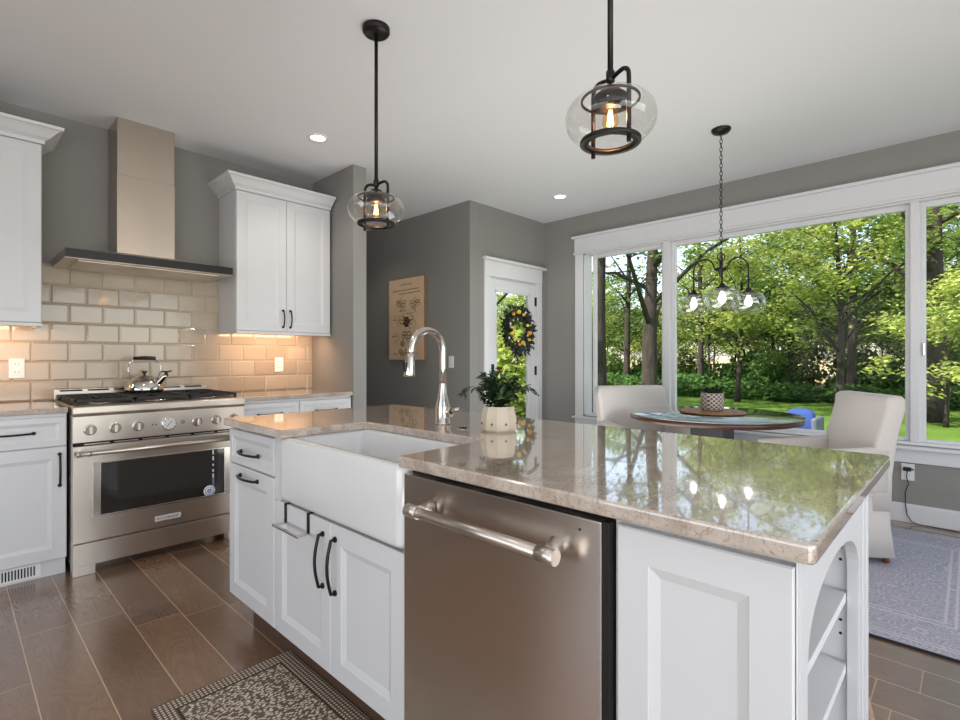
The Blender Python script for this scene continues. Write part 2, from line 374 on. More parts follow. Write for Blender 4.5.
class MB:
    def __init__(self): self.bm = bmesh.new()
    def box(self, x0, x1, y0, y1, z0, z1, bev=0.0, seg=2):
        b = bmesh.new()
        bmesh.ops.create_cube(b, size=1)
        for v in b.verts:
            v.co = V(x0 + (v.co.x + .5) * (x1 - x0), y0 + (v.co.y + .5) * (y1 - y0), z0 + (v.co.z + .5) * (z1 - z0))
        if bev:
            bmesh.ops.bevel(b, geom=b.edges[:], offset=bev, segments=seg, affect='EDGES', profile=0.5)
        return self.add(b)
    def add(self, b, mat=None):
        if mat is not None:
            b.transform(mat)
        mp = {}
        for v in b.verts:
            mp[v] = self.bm.verts.new(v.co)
        for f in b.faces:
            try:
                nf = self.bm.faces.new([mp[v] for v in f.verts])
                nf.smooth = f.smooth
            except ValueError:
                pass
        b.free()
        return self
    def loft(self, loops, cap0=True, cap1=True, smooth=False, closed=True):
        rows = [[self.bm.verts.new(p) for p in lp] for lp in loops]
        n = len(rows[0])
        for a, b in zip(rows, rows[1:]):
            for i in range(n if closed else n - 1):
                j = (i + 1) % n
                try:
                    f = self.bm.faces.new((a[i], a[j], b[j], b[i]))
                    f.smooth = smooth
                except ValueError:
                    pass
        if cap0: self.bm.faces.new(rows[0][::-1])
        if cap1: self.bm.faces.new(rows[-1])
        return self
    def tube(self, pts, r, n=10, closed=False, flat=None):
        pts = [Vector(p) for p in pts]
        rs = r if hasattr(r, '__len__') else [r] * len(pts)
        loops = []
        prev = None
        m = len(pts)
        for i, p in enumerate(pts):
            if closed:
                t = (pts[(i + 1) % m] - pts[i - 1]).normalized()
            else:
                t = (pts[min(i + 1, m - 1)] - pts[max(i - 1, 0)]).normalized()
            if prev is None:
                up = V(0, 0, 1) if abs(t.z) < 0.9 else V(1, 0, 0)
                a = t.cross(up).normalized()
            else:
                a = (prev - t * prev.dot(t)).normalized()
            b = t.cross(a)
            prev = a
            fa, fb = flat if flat else (1, 1)
            loops.append([p + a * math.cos(2 * PI * k / n) * rs[i] * fa + b * math.sin(2 * PI * k / n) * rs[i] * fb for k in range(n)])
        if closed:
            loops.append(loops[0][:])
            rows = loops
            self.loft(rows, False, False, True)
            bmesh.ops.remove_doubles(self.bm, verts=self.bm.verts[:], dist=1e-6)
            return self
        return self.loft(loops, True, True, True)
    def lathe(self, prof, c=(0, 0, 0), n=32, axis='z', cap0=False, cap1=False, smooth=True):
        c = Vector(c)
        loops = []
        for r, h in prof:
            lp = []
            for k in range(n):
                a = 2 * PI * k / n
                ca, sa = math.cos(a) * r, math.sin(a) * r
                lp.append(c + {'z': V(ca, sa, h), 'x': V(h, ca, sa), 'y': V(ca, h, -sa)}[axis])
            loops.append(lp)
        self.loft(loops, cap0, cap1, smooth)
        return self
    def cyl(self, p0, p1, r, n=20, r1=None):
        p0, p1 = Vector(p0), Vector(p1)
        t = (p1 - p0).normalized()
        up = V(0, 0, 1) if abs(t.z) < 0.9 else V(1, 0, 0)
        a = t.cross(up).normalized()
        b = t.cross(a)
        L = []
        for p, rr in ((p0, r), (p1, r if r1 is None else r1)):
            L.append([p + a * math.cos(2 * PI * k / n) * rr + b * math.sin(2 * PI * k / n) * rr for k in range(n)])
        rows = [[self.bm.verts.new(q) for q in lp] for lp in L]
        for i in range(n):
            j = (i + 1) % n
            f = self.bm.faces.new((rows[0][i], rows[0][j], rows[1][j], rows[1][i]))
            f.smooth = True
        self.bm.faces.new(rows[0][::-1])
        self.bm.faces.new(rows[1])
        return self
    def sphere(self, c, r, sx=1, sy=1, sz=1, u=18, v=10):
        b = bmesh.new()
        bmesh.ops.create_uvsphere(b, u_segments=u, v_segments=v, radius=r)
        for q in b.verts:
            q.co = V(q.co.x * sx, q.co.y * sy, q.co.z * sz) + Vector(c)
        for f in b.faces: f.smooth = True
        return self.add(b)
    def prism(self, poly, d0, d1, axis='z', bev=0.0, seg=2):
        """poly: 2D outline; axis z -> (x,y), axis y -> (x,z), axis x -> (y,z)"""
        b = bmesh.new()
        P = {'z': lambda p, d: V(p[0], p[1], d), 'y': lambda p, d: V(p[0], d, p[1]), 'x': lambda p, d: V(d, p[0], p[1])}[axis]
        lo = [b.verts.new(P(p, d0)) for p in poly]
        hi = [b.verts.new(P(p, d1)) for p in poly]
        n = len(poly)
        for i in range(n):
            b.faces.new((lo[i], lo[(i + 1) % n], hi[(i + 1) % n], hi[i]))
        b.faces.new(lo[::-1])
        b.faces.new(hi)
        bmesh.ops.recalc_face_normals(b, faces=b.faces[:])
        if bev:
            es = [e for e in b.edges if len(e.link_faces) == 2 and e.calc_face_angle(0) > 0.5]
            bmesh.ops.bevel(b, geom=es, offset=bev, segments=seg, affect='EDGES', profile=0.5)
        return self.add(b)
    def panel(self, O, U, Vv, W, w, h, loops):
        """stepped rectangular panel: loops = (inset, depth along W)"""
        O, U, Vv, W = map(Vector, (O, U, Vv, W))
        L = []
        for i, d in loops:
            L.append([O + U * i + Vv * i + W * d, O + U * (w - i) + Vv * i + W * d,
                      O + U * (w - i) + Vv * (h - i) + W * d, O + U * i + Vv * (h - i) + W * d])
        return self.loft(L, True, True)
    def xf(self, mat):
        self.bm.transform(mat)
        return self

ORIGIN = {}
def link(o, parent=None):
    COL.objects.link(o)
    if parent: o.parent = parent

def thing(name, label, cat, loc=(0, 0, 0), group=None, kind=None):
    o = bpy.data.objects.new(name, None)
    o.empty_display_size = 0.1
    o.location = loc
    link(o)
    ORIGIN[o.name] = Vector(loc)
    if label: o['label'] = label
    if cat: o['category'] = cat
    if group: o['group'] = group
    if kind: o['kind'] = kind
    return o

def tag(o, label, cat, group=None, kind=None):
    o['label'] = label
    o['category'] = cat
    if group: o['group'] = group
    if kind: o['kind'] = kind
    return o

def obj(name, mb, mat, parent=None, loc=None, label=None, flip=True):
    bm = mb.bm
    off = ORIGIN.get(parent.name, Vector((0, 0, 0))) if parent else Vector((0, 0, 0))
    if parent is None and loc is not None:
        off = Vector(loc)
    for v in bm.verts: v.co -= off
    if flip: bmesh.ops.recalc_face_normals(bm, faces=bm.faces[:])
    me = bpy.data.meshes.new(name)
    bm.to_mesh(me)
    bm.free()
    for mm in (mat if isinstance(mat, (list, tuple)) else [mat]):
        me.materials.append(mm)
    o = bpy.data.objects.new(name, me)
    link(o, parent)
    if parent is None:
        o.location = off
        ORIGIN[o.name] = off.copy()
    else:
        ORIGIN[o.name] = off.copy()
    if label: o['label'] = label
    return o

def structure(name, mb, mat, parent=None):
    o = obj(name, mb, mat, parent)
    if parent is None: o['kind'] = 'structure'
    return o

def copy_tree(root, loc, rot=0.0, scale=None, label=None):
    def cp(o, parent):
        c = o.copy()
        COL.objects.link(c)
        if parent:
            c.parent = parent
        for ch in o.children:
            cp(ch, c)
        return c
    r = cp(root, None)
    r.location = loc
    r.rotation_euler = (0, 0, rot)
    if scale: r.scale = (scale,) * 3 if not hasattr(scale, '__len__') else scale
    if label: r['label'] = label
    return r

def arc(c, r, a0, a1, n, U, W):
    c, U, W = Vector(c), Vector(U), Vector(W)
    return [c + U * math.cos(a0 + (a1 - a0) * i / n) * r + W * math.sin(a0 + (a1 - a0) * i / n) * r for i in range(n + 1)]

def rrect(x0, x1, y0, y1, z, r, n=5):
    pts = []
    for cx, cy, a in ((x1 - r, y1 - r, 0), (x0 + r, y1 - r, PI / 2), (x0 + r, y0 + r, PI), (x1 - r, y0 + r, 1.5 * PI)):
        for k in range(n + 1):
            t = a + PI / 2 * k / n
            pts.append(V(cx + math.cos(t) * r, cy + math.sin(t) * r, z))
    return pts

def pull(p0, p1, out, proud=0.032, r=0.0055):
    """arched cabinet pull with small round feet"""
    p0, p1, out = Vector(p0), Vector(p1), Vector(out)
    mb = MB()
    pts = []
    n = 12
    for i in range(n + 1):
        t = i / n
        h = proud * (0.55 + 0.45 * math.sin(PI * t))
        pts.append(p0.lerp(p1, t) + out * h)
    mb.tube([p0 + out * 0.002] + [p0 + out * proud * 0.35] + pts + [p1 + out * proud * 0.35] + [p1 + out * 0.002], r, 8)
    for p in (p0, p1):
        mb.cyl(p + out * 0.0005, p + out * 0.006, 0.0095, 12)
    return mb

DOORLOOPS = [(0, -0.020), (0, -0.003), (0.003, 0), (0.062, 0), (0.063, -0.002), (0.066, -0.003), (0.082, -0.009), (0.084, -0.009)]
DRAWLOOPS = [(0, -0.020), (0, -0.003), (0.003, 0), (0.030, 0), (0.032, -0.003), (0.036, -0.004), (0.048, -0.009), (0.050, -0.009)]

# ------------------------------------------------------------------ the room shell
XW, YR, YD, XP, XG, CH = 4.80, 4.25, 3.568, 3.578, 2.268, 2.743
XB, YB = -2.8, -3.0
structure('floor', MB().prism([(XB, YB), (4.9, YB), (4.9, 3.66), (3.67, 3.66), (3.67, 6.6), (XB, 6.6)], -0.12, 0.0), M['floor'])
structure('ceiling', MB().prism([(XB - .15, YB - .15), (4.95, YB - .15), (4.95, 3.72), (3.72, 3.72), (3.72, 6.7), (XB - .15, 6.7)], CH, CH + 0.2), M['ceiling'])
structure('wall_back', MB().box(XB, XG, YR, YR + .12, 0, CH), M['wall'])
structure('wall_wing', MB().box(XG, 2.392, 3.585, 6.5, 0, CH, 0.004), M['wall'])
structure('wall_hall', MB().box(2.392, 3.72, 6.5, 6.62, 0, CH), M['wall'])
structure('wall_picture', MB().prism([(XP, YD), (3.70, YD), (3.70, 6.5), (XP, 6.5)], 0, CH, 'z', 0.003), M['wall'])
DX0, DX1, DZ = 3.862, 4.642, 2.022
mb = MB()
mb.box(3.70, DX0, YD, YD + .14, 0, CH)
mb.box(DX0, DX1, YD, YD + .14, DZ, CH)
mb.box(DX1, 4.95, YD, YD + .14, 0, CH)
structure('wall_entry', mb, M['wall'])
WY0, WY1, WZ0, WZ1 = -0.602, 3.035, 0.560, 2.320
mb = MB()
mb.box(XW, XW + .15, YB, WY0, 0, CH)
mb.box(XW, XW + .15, WY1, YD, 0, CH)
mb.box(XW, XW + .15, WY0, WY1, 0, WZ0)
mb.box(XW, XW + .15, WY0, WY1, WZ1, CH)
structure('wall_right', mb, M['wall'])
mb = MB()   # wall behind the camera, opening added for the west fill light
mb.box(XB - .12, XB, YB, -1.25, 0, CH); mb.box(XB - .12, XB, 2.75, 6.5, 0, CH)
mb.box(XB - .12, XB, -1.25, 2.75, 0, 0.5); mb.box(XB - .12, XB, -1.25, 2.75, 2.4, CH)
structure('wall_left', mb, M['wall'])
mb = MB()
mb.box(XB, -1.6, YB - .12, YB, 0, CH); mb.box(3.4, XW + .15, YB - .12, YB, 0, CH)
mb.box(-1.6, 3.4, YB - .12, YB, 0, 0.5); mb.box(-1.6, 3.4, YB - .12, YB, 2.4, CH)
structure('wall_front', mb, M['wall'])
def baseboard(name, pts):
    mb = MB()
    for (x0, x1, y0, y1) in pts:
        mb.box(x0, x1, y0, y1, 0, 0.118, 0.003)
        sx, sy = (0.004, 0) if (x1 - x0) < (y1 - y0) else (0, 0.004)
        mb.box(x0 + sx, x1 - sx if False else x1, y0 + sy, y1, 0.116, 0.134, 0.002)
    structure(name, mb, M['trim'])
baseboard('baseboard_right', [(XW - .016, XW, YB, YD)])
baseboard('baseboard_entry', [(XP, 3.772, YD - .016, YD)])
baseboard('baseboard_picture', [(XP - .016, XP, YD - .016, 6.5)])
baseboard('baseboard_wing', [(XG, 2.392, 3.569, 3.585)])

# big three light window
win = obj('window_1', MB().box(XW + .13, XW + .148, WY0, WY1, WZ0 - .02, WZ0, 0.002), M['trim'])   # outer sill strip
win['kind'] = 'structure'
PY = [(2.184, 2.923), (0.346, 2.051), (-0.508, 0.231)]
GZ0, GZ1 = 0.600, 2.262
mb = MB()
mb.box(XW, XW + .13, WY1 - .018, WY1, WZ0, WZ1); mb.box(XW, XW + .13, WY0, WY0 + .018, WZ0, WZ1)
mb.box(XW, XW + .13, WY0, WY1, WZ1 - .018, WZ1); mb.box(XW, XW + .13, WY0, WY1, WZ0, WZ0 + .018)
obj('jamb', mb, M['trim'], win)
for a, b in ((2.085, 2.150), (0.262, 0.315)):
    obj('mullion', MB().box(XW + .004, XW + .13, a, b, WZ0 + .018, WZ1 - .018, 0.004), M['trim'], win)
for i, (a, b) in enumerate(PY):
    e = 0.034
    mb = MB()
    for (y0, y1, z0, z1) in ((a - e, a, GZ0 - .022, GZ1 + .04), (b, b + e, GZ0 - .022, GZ1 + .04), (a, b, GZ1, GZ1 + .04), (a, b, GZ0 - .022, GZ0)):
        mb.box(XW + .05, XW + .095, y0, y1, z0, z1, 0.003)
    s = obj('sash', mb, M['trim'], win)
    obj('glass_pane', MB().box(XW + .068, XW + .074, a, b, GZ0, GZ1), M['glass'], s)
obj('window_latch', MB().box(XW + .030, XW + .049, 0.236, 0.248, 1.20, 1.29, .003), M['nickel'], win)
hc = obj('head_casing', MB().box(XW - .022, XW, WY0 - .110, WY1 + .110, WZ1 + .002, 2.488, .002), M['trim'], win)
obj('head_cap', MB().box(XW - .050, XW, WY0 - .135, WY1 + .135, 2.488, 2.513, .006), M['trim'], hc)
obj('head_bead', MB().box(XW - .034, XW, WY0 - .122, WY1 + .122, WZ1 - .006, WZ1 + .014, .005), M['trim'], hc)
for y in (WY1 + .012, WY0 - .104):
    obj('side_casing', MB().box(XW - .018, XW, y - .004, y + .092, 0.5505, WZ1 - .006, .003), M['trim'], win)
obj('window_stool', MB().box(XW - .055, XW + .05, WY0 - .125, WY1 + .125, 0.528, 0.550, .005), M['trim'], win)
obj('window_apron', MB().box(XW - .020, XW, WY0 - .105, WY1 + .105, 0.431, 0.528, .004), M['trim'], win)

# glazed door
door = obj('door_1', MB().box(DX0, DX1, YD + .02, YD + .14, 0.0, 0.02, .002), M['nickel'])    # threshold
door['kind'] = 'structure'
mb = MB()
mb.box(DX0, DX0 + .008, YD, YD + .14, 0.02, DZ); mb.box(DX1 - .008, DX1, YD, YD + .14, 0.02, DZ); mb.box(DX0, DX1, YD, YD + .14, DZ - .008, DZ)
obj('jamb', mb, M['trim'], door)
dx0, dx1, gx0, gx1, gz0, gz1 = DX0 + .010, DX1 - .010, 3.955, 4.520, 0.26, 1.895
mb = MB()
y0, y1 = YD + .006, YD + .050
mb.box(dx0, gx0, y0, y1, 0.022, DZ - .010, .002); mb.box(gx1, dx1, y0, y1, 0.022, DZ - .010, .002)
mb.box(gx0, gx1, y0, y1, gz1, DZ - .010, .002); mb.box(gx0, gx1, y0, y1, 0.022, gz0, .002)
slab = obj('door_slab', mb, M['trim'], door)
mb = MB()
for (a, b, c, d) in ((gx0, gx0 + .02, gz0, gz1), (gx1 - .02, gx1, gz0, gz1), (gx0, gx1, gz0, gz0 + .02), (gx0, gx1, gz1 - .02, gz1)):
    mb.box(a, b, y0 - .006, y0 + .01, c, d, .003)
obj('glazing_bead', mb, M['trim'], slab)
obj('glass_pane', MB().box(gx0, gx1, y0 + .018, y0 + .024, gz0, gz1), M['glass'], slab)
mb = MB()
mb.box(3.895, 3.935, y0 - .008, y0, 0.93, 1.12, .003)
mb.cyl((3.915, y0 - .008, 1.04), (3.915, y0 - .05, 1.04), .009, 12)
mb.tube([(3.915, y0 - .05, 1.04), (3.95, y0 - .052, 1.04), (4.02, y0 - .05, 1.037)], [.009, .009, .007], 8)
obj('door_handle', mb, M['black'], door)
for z in (0.25, 1.04, 1.82):
    mb = MB()
    mb.cyl((DX1 - .006, YD - .006, z - .05), (DX1 - .006, YD - .006, z + .05), .008, 10)
    mb.box(DX1 - .02, DX1 + .008, YD - .004, YD + .006, z - .05, z + .05)
    obj('hinge', mb, M['black'], door)
for x in (DX0 - .090, DX1 + .001):
    obj('side_casing', MB().box(x, x + .089, YD - .018, YD, 0, DZ + .002, .003), M['trim'], door)
hc = obj('head_casing', MB().box(DX0 - .090, DX1 + .090, YD - .022, YD, DZ + .002, 2.185, .003), M['trim'], door)
obj('head_cap', MB().box(DX0 - .108, 4.790, YD - .050, YD, 2.185, 2.215, .006), M['trim'], hc)

# ------------------------------------------------------------------ worktops, tiles, cabinets by the range wall
def slab_top(name, x0, x1, y0, y1, label):
    o = obj(name, MB().box(x0, x1, y0, y1, 0.882, 0.913, .004), M['stone'], loc=((x0 + x1) / 2, (y0 + y1) / 2, 0.882))
    tag(o, label, 'worktop')
slab_top('worktop', -0.42, 0.464, 3.575, 4.248, 'beige stone worktop on the white cabinet left of the range')
slab_top('worktop', 1.374, 2.266, 3.590, 4.248, 'beige stone worktop between the range and the grey wing wall')

bs = thing('backsplash', 'glossy beige subway tile backsplash on the range wall', 'backsplash', (0.9, YR, 0.913))
obj('grout_bed', MB().box(-0.42, 2.267, YR - .005, YR - .001, 0.914, 1.785), M['grout'], bs)
mb = MB()
TW, TH, G = 0.1838, 0.1238, 0.0035
for r in range(7):
    z0 = 0.9145 + r * TH
    z1 = z0 + TH - G
    sh = 0.554 if r % 2 == 0 else 0.554 + TW / 2
    k = -6
    while True:
        a = sh + k * TW + G / 2
        b = a + TW - G
        k += 1
        if a > 2.262: break
        a, b = max(a, -0.42), min(b, 2.266)
        if b - a < 0.01: continue
        e = min(0.009, (b - a) * .4)
        L = [[V(a, YR - .004, z0), V(b, YR - .004, z0), V(b, YR - .004, z1), V(a, YR - .004, z1)],
             [V(a, YR - .006, z0), V(b, YR - .006, z0), V(b, YR - .006, z1), V(a, YR - .006, z1)],
             [V(a + e, YR - .0105, z0 + e), V(b - e, YR - .0105, z0 + e), V(b - e, YR - .0105, z1 - e), V(a + e, YR - .0105, z1 - e)]]
        mb.loft(L, True, True)
t = obj('tiles', mb, M['tile'], bs)
t['kind'] = 'stuff'

CROWN = [(o_, 2.428 + (z_ - 2.400) * .7724) for o_, z_ in [(0.0, 2.400), (0.010, 2.400), (0.012, 2.425), (0.022, 2.435), (0.034, 2.445), (0.062, 2.485), (0.076, 2.500), (0.088, 2.502), (0.092, 2.523), (0.0, 2.523)]]
def upper_cabinet(name, x0, x1, label, left_ret, right_ret, nd_):
    yf, yb, z0, z1 = 3.930, YR - .0005, 1.388, 2.440
    t = thing(name, label, 'cabinet', ((x0 + x1) / 2, yb, 1.37))
    obj('body', MB().box(x0, x1, yf, yb, z0, z1, .001), M['cabinet'], t)
    mb = MB()
    mb.box(x0 + (0 if not left_ret else -.0), x1, yf - .026, yf + .006, 1.3665, 1.3865, .003)
    obj('light_rail', mb, M['cabinet'], t)
    if True:
        mb = MB()
        if left_ret: mb.box(x0, x0 + .018, yf, yb, 1.3665, 1.3875)
        if right_ret: mb.box(x1 - .018, x1, yf, yb, 1.3665, 1.3875)
        if len(mb.bm.verts): obj('end_skirt', mb, M['cabinet'], t)
    w = (x1 - x0 - .004) / nd_
    for i in range(nd_):
        a = x0 + .002 + i * w
        d = obj('door', MB().panel((a + .0012, yf - .0215, 1.389), (1, 0, 0), (0, 0, 1), (0, -1, 0), w - .0024, 2.426 - 1.389, DOORLOOPS), M['cabinet'], t)
        hx = a + w - .030 if i == 0 else a + .030
        obj('handle', pull((hx, yf - .0215, 1.425), (hx, yf - .0215, 1.555), (0, -1, 0)), M['bronze'], d)
    mb = MB()
    loops = []
    yc = yf - .0215
    ends = ([(-1, 'b')] if left_ret else []) + [(-1, 'f'), (1, 'f')] + ([(1, 'b')] if right_ret else [])
    for s, w_ in ends:
        lp = []
        for o_, z in CROWN:
            x = (x0 - o_ if left_ret else x0) if s < 0 else (x1 + o_ if right_ret else x1)
            lp.append(V(x, yb if w_ == 'b' else yc - o_, z))
        loops.append(lp)
    mb.loft(loops, True, True)
    obj('crown_moulding', mb, M['cabinet'], t)
    st = obj('strip_light', MB().box(x0 + .06, x1 - .06, 4.005, 4.035, 1.378, 1.3875), M['striplight'], t)
    return t
upper_cabinet('wall_cabinet', 1.480, 2.250, 'white two door wall cabinet right of the steel hood', True, False, 2)
upper_cabinet('wall_cabinet', -0.410, 0.388, 'white wall cabinet left of the hood, cut by the left edge of the view', False, True, 2)
light('strip_glow', 'AREA', (1.865, 4.02, 1.374), 2.4, (1.0, 0.58, 0.34), (0, .45, -1), shape='RECTANGLE', size=0.62, size_y=0.03)
light('strip_glow', 'AREA', (0.0, 4.02, 1.374), 2.4, (1.0, 0.58, 0.34), (0, .45, -1), shape='RECTANGLE', size=0.62, size_y=0.03)

def base_cabinet(name, x0, x1, yf, label, cols, handles, grille=None):
    t = thing(name, label, 'cabinet', ((x0 + x1) / 2, YR, 0))
    obj('body', MB().box(x0, x1, yf + .0, YR - .001, 0.09, 0.8815), M['cabinet'], t)
    obj('toe_kick', MB().box(x0, x1 - .004, yf + .012, yf + .032, 0.0, 0.0895), M['cabinet'], t)
    for (a, b) in cols:
        d = obj('drawer', MB().panel((a, yf - .0205, 0.704), (1, 0, 0), (0, 0, 1), (0, -1, 0), b - a, 0.862 - 0.704, DRAWLOOPS), M['cabinet'], t)
        c = (a + b) / 2
        obj('handle', pull((c - .085, yf - .0205, 0.783), (c + .085, yf - .0205, 0.783), (0, -1, 0)), M['bronze'], d)
        d = obj('door', MB().panel((a, yf - .0205, 0.093), (1, 0, 0), (0, 0, 1), (0, -1, 0), b - a, 0.699 - 0.093, DOORLOOPS), M['cabinet'], t)
        hx = b - .030
        obj('handle', pull((hx, yf - .0205, 0.49), (hx, yf - .0205, 0.66), (0, -1, 0)), M['bronze'], d)
    if grille:
        g0, g1 = grille
        mb = MB()
        mb.box(g0, g1, yf + .008, yf + .0115, 0.012, 0.082)
        g = obj('floor_register', mb, M['plastic'], t)
        mb = MB()
        n = int((g1 - g0 - .02) / .0125)
        for i in range(n):
            a = g0 + .01 + i * .0125
            mb.box(a, a + .006, yf + .0065, yf + .0078, 0.022, 0.072)
        obj('slots', mb, M['void'], g)
    return t
base_cabinet('base_cabinet', -0.42, 0.460, 3.600, 'white base cabinet left of the range with a slotted vent in its toe kick', [(-0.40, 0.010), (0.014, 0.458)], None, (0.05, 0.352))
base_cabinet('base_cabinet', 1.374, 2.262, 3.620, 'white base cabinet between the range and the grey wing wall', [(1.380, 1.815), (1.820, 2.255)], None)

# ------------------------------------------------------------------ range hood
hd = thing('range_hood', 'stainless chimney hood with a black front band above the range', 'hood', (0.928, YR, 1.76))
HX0, HX1, HYF, HYB = 0.468, 1.387, 3.722, YR - .0118
mb = MB()
L = [[V(HX0, HYF + .008, 1.763), V(HX1, HYF + .008, 1.763), V(HX1, HYB, 1.763), V(HX0, HYB, 1.763)],
     [V(HX0, HYF + .008, 1.812), V(HX1, HYF + .008, 1.812), V(HX1, HYB, 1.812), V(HX0, HYB, 1.812)],
     [V(0.762, 3.980, 1.864), V(1.099, 3.980, 1.864), V(1.099, HYB, 1.864), V(0.762, HYB, 1.864)]]
mb.loft(L, False, True)
mb.prism([(HX0, HYF + .008), (HX1, HYF + .008), (HX1, HYB), (HX0, HYB)], 1.760, 1.7635)
obj('canopy', mb, M['steel'], hd)
fp = obj('front_panel', MB().box(HX0, HX1, HYF, HYF + .0075, 1.762, 1.813, .001), M['hoodband'], hd)
for x in (0.775, 1.035):
    obj('panel_seam', MB().box(x - .0015, x + .0015, HYF - .0006, HYF + .0005, 1.763, 1.812), M['void'], fp)
obj('grease_filter', MB().box(HX0 + .07, HX1 - .07, HYF + .06, HYB - .06, 1.752, 1.7595, .002), M['steel'], hd)
obj('chimney_lower', MB().box(0.764, 1.097, 3.980, HYB, 1.8645, 2.374, .0015), M['steelz'], hd)
obj('chimney_upper', MB().box(0.766, 1.095, 3.982, HYB, 2.3745, CH - .001, .0015), M['steelz'], hd)
# ------------------------------------------------------------------ range
RX0, RX1, RYF, RYB = 0.4695, 1.369, 3.476, 4.236
rg = thing('range', 'wide stainless gas range with seven knobs under the hood', 'range', ((RX0 + RX1) / 2, 3.9, 0))
mb = MB()
mb.box(RX0, RX1, RYF + .03, RYB, 0.05, 0.905, .002)
mb.box(RX0, RX0 + .10, RYF, RYF + .08, 0.0, 0.052, .002)
mb.box(RX1 - .10, RX1, RYF, RYF + .08, 0.0, 0.052, .002)
mb.box(RX0 + .02, RX1 - .02, RYF + .18, RYF + .20, 0.004, 0.052)
obj('body', mb, M['steel'], rg)
mb = MB()
mb.prism([(RYF, 0.866), (RYF - .010, 0.880), (RYF - .010, 0.915), (RYF, 0.921), (RYF + .075, 0.921), (RYF + .075, 0.866)], RX0, RX1, 'x', .003)
obj('front_rail', mb, M['steel'], rg)
cp = obj('control_panel', MB().box(RX0, RX1, RYF, RYF + .03, 0.722, 0.865, .002), M['steel'], rg)
obj('vent_gap', MB().box(RX0 + .004, RX1 - .004, RYF + .012, RYF + .0295, 0.704, 0.7215), M['void'], rg)
mb = MB()
for i in range(6):
    a = RX0 + .05 + i * .137
    mb.box(a, a + .115, RYF + .002, RYF + .0115, 0.709, 0.7135)
obj('vent_trim', mb, M['steel'], rg)
for x in (0.545, 0.658, 0.768, 1.081, 1.192, 1.300):
    mb = MB()
    mb.lathe([(0.030, 0), (0.030, -.006), (0.026, -.008)], (x, RYF, .790), 24, 'y', False, True)
    bz = obj('knob_bezel', mb, M['nickel'], rg)
    mb = MB()
    mb.lathe([(0.0225, -.008), (0.0225, -.030), (0.020, -.033)], (x, RYF, .790), 24, 'y', False, True)
    kb = obj('knob', mb, M['knobmetal'], bz)
    k2 = MB().box(x - .0065, x + .0065, RYF - .046, RYF - .030, .769, .811, .003)
    obj('knob_grip', k2, M['satin'], rg)
mb = MB().lathe([(0.040, 0), (0.040, -.012), (0.034, -.016)], (0.924, RYF, .790), 32, 'y', False, True)
dl = obj('dial_bezel', mb, M['chrome'], rg)
mb = MB().lathe([(0.033, -.0162), (0.0, -.0165)], (0.924, RYF, .790), 32, 'y')
obj('dial_face', mb, M['badge'], dl)
mb = MB()
for k in range(8):
    a = k * PI / 4 + .2
    p = V(0.924 + math.cos(a) * .022, RYF - .0172, .790 + math.sin(a) * .022)
    q = V(0.924 + math.cos(a) * .029, RYF - .0172, .790 + math.sin(a) * .029)
    mb.cyl(p, q, .0012, 6)
mb.cyl((0.914, RYF - .0174, .776), (0.938, RYF - .0174, .806), .0018, 6)
obj('dial_marks', mb, M['badgeink'], dl)
for x in (0.838, 0.856): obj('panel_mark', MB().box(x, x + .007, RYF - .0008, RYF + .001, .786, .794), M['badgeink'], rg)
obj('light_button', MB().lathe([(0.010, -.0005), (0.010, -.002), (0.006, -.002), (0.006, -.0005)], (1.002, RYF, .792), 16, 'y'), M['badgeink'], rg)
# cooktop
obj('cooktop', MB().box(RX0 + .008, RX1 - .008, RYF + .076, RYB - .06, 0.9055, 0.918, .003), M['black'], rg)
for a in (RX0, RX1 - .0075):
    obj('cooktop_rim', MB().box(a, a + .0075, RYF + .076, RYB - .001, 0.9055, 0.921), M['steel'], rg)
gw = (RX1 - RX0 - .03) / 3
for i in range(3):
    x0 = RX0 + .015 + i * gw + .003
    x1 = x0 + gw - .006
    y0, y1 = RYF + .085, RYB - .085
    mb = MB()
    zt, zb, w = 0.952, 0.934, .011
    for (a, b, c, d) in ((x0, x1, y0, y0 + w), (x0, x1, y1 - w, y1), (x0, x0 + w, y0, y1), (x1 - w, x1, y0, y1), (x0, x1, (y0 + y1) / 2 - w / 2, (y0 + y1) / 2 + w / 2)):
        mb.box(a, b, c, d, zb, zt, .002)
    xm = (x0 + x1) / 2
    for cy in ((y0 * 3 + y1) / 4, (y0 + y1 * 3) / 4):
        for a in range(4):
            t = a * PI / 2
            c_, s_ = math.cos(t), math.sin(t)
            hl = (x1 - x0) / 2 if a % 2 == 0 else (y1 - y0) / 4
            p0, p1 = V(xm + c_ * .045, cy + s_ * .045, 0), V(xm + c_ * hl, cy + s_ * hl, 0)
            mb.box(min(p0.x, p1.x) - .005, max(p0.x, p1.x) + .005, min(p0.y, p1.y) - .005, max(p0.y, p1.y) + .005, zb + .003, zt, .002)
    for (a, b) in ((x0, y0), (x1 - .016, y0), (x0, y1 - .016), (x1 - .016, y1 - .016)):
        mb.box(a, a + .016, b, b + .016, 0.9182, zb + .004, .002)
    obj('grate', mb, M['iron'], rg)
    for cy in ((y0 * 3 + y1) / 4, (y0 + y1 * 3) / 4):
        mb = MB()
        mb.lathe([(0.048, .9182), (0.048, .926), (0.036, .928), (0.036, .933), (0.0, .934)], (xm, cy, 0), 24)
        br = obj('burner', mb, M['iron'], rg)
        obj('burner_ring', MB().lathe([(0.056, .9182), (0.056, .9225), (0.049, .9225)], (xm, cy, 0), 24), M['nickel'], br)
mb = MB().box(RX0 + .002, RX1 - .002, RYB - .058, RYB, 0.9055, 0.984, .003)
bg = obj('back_guard', mb, M['steel'], rg)
mb = MB()
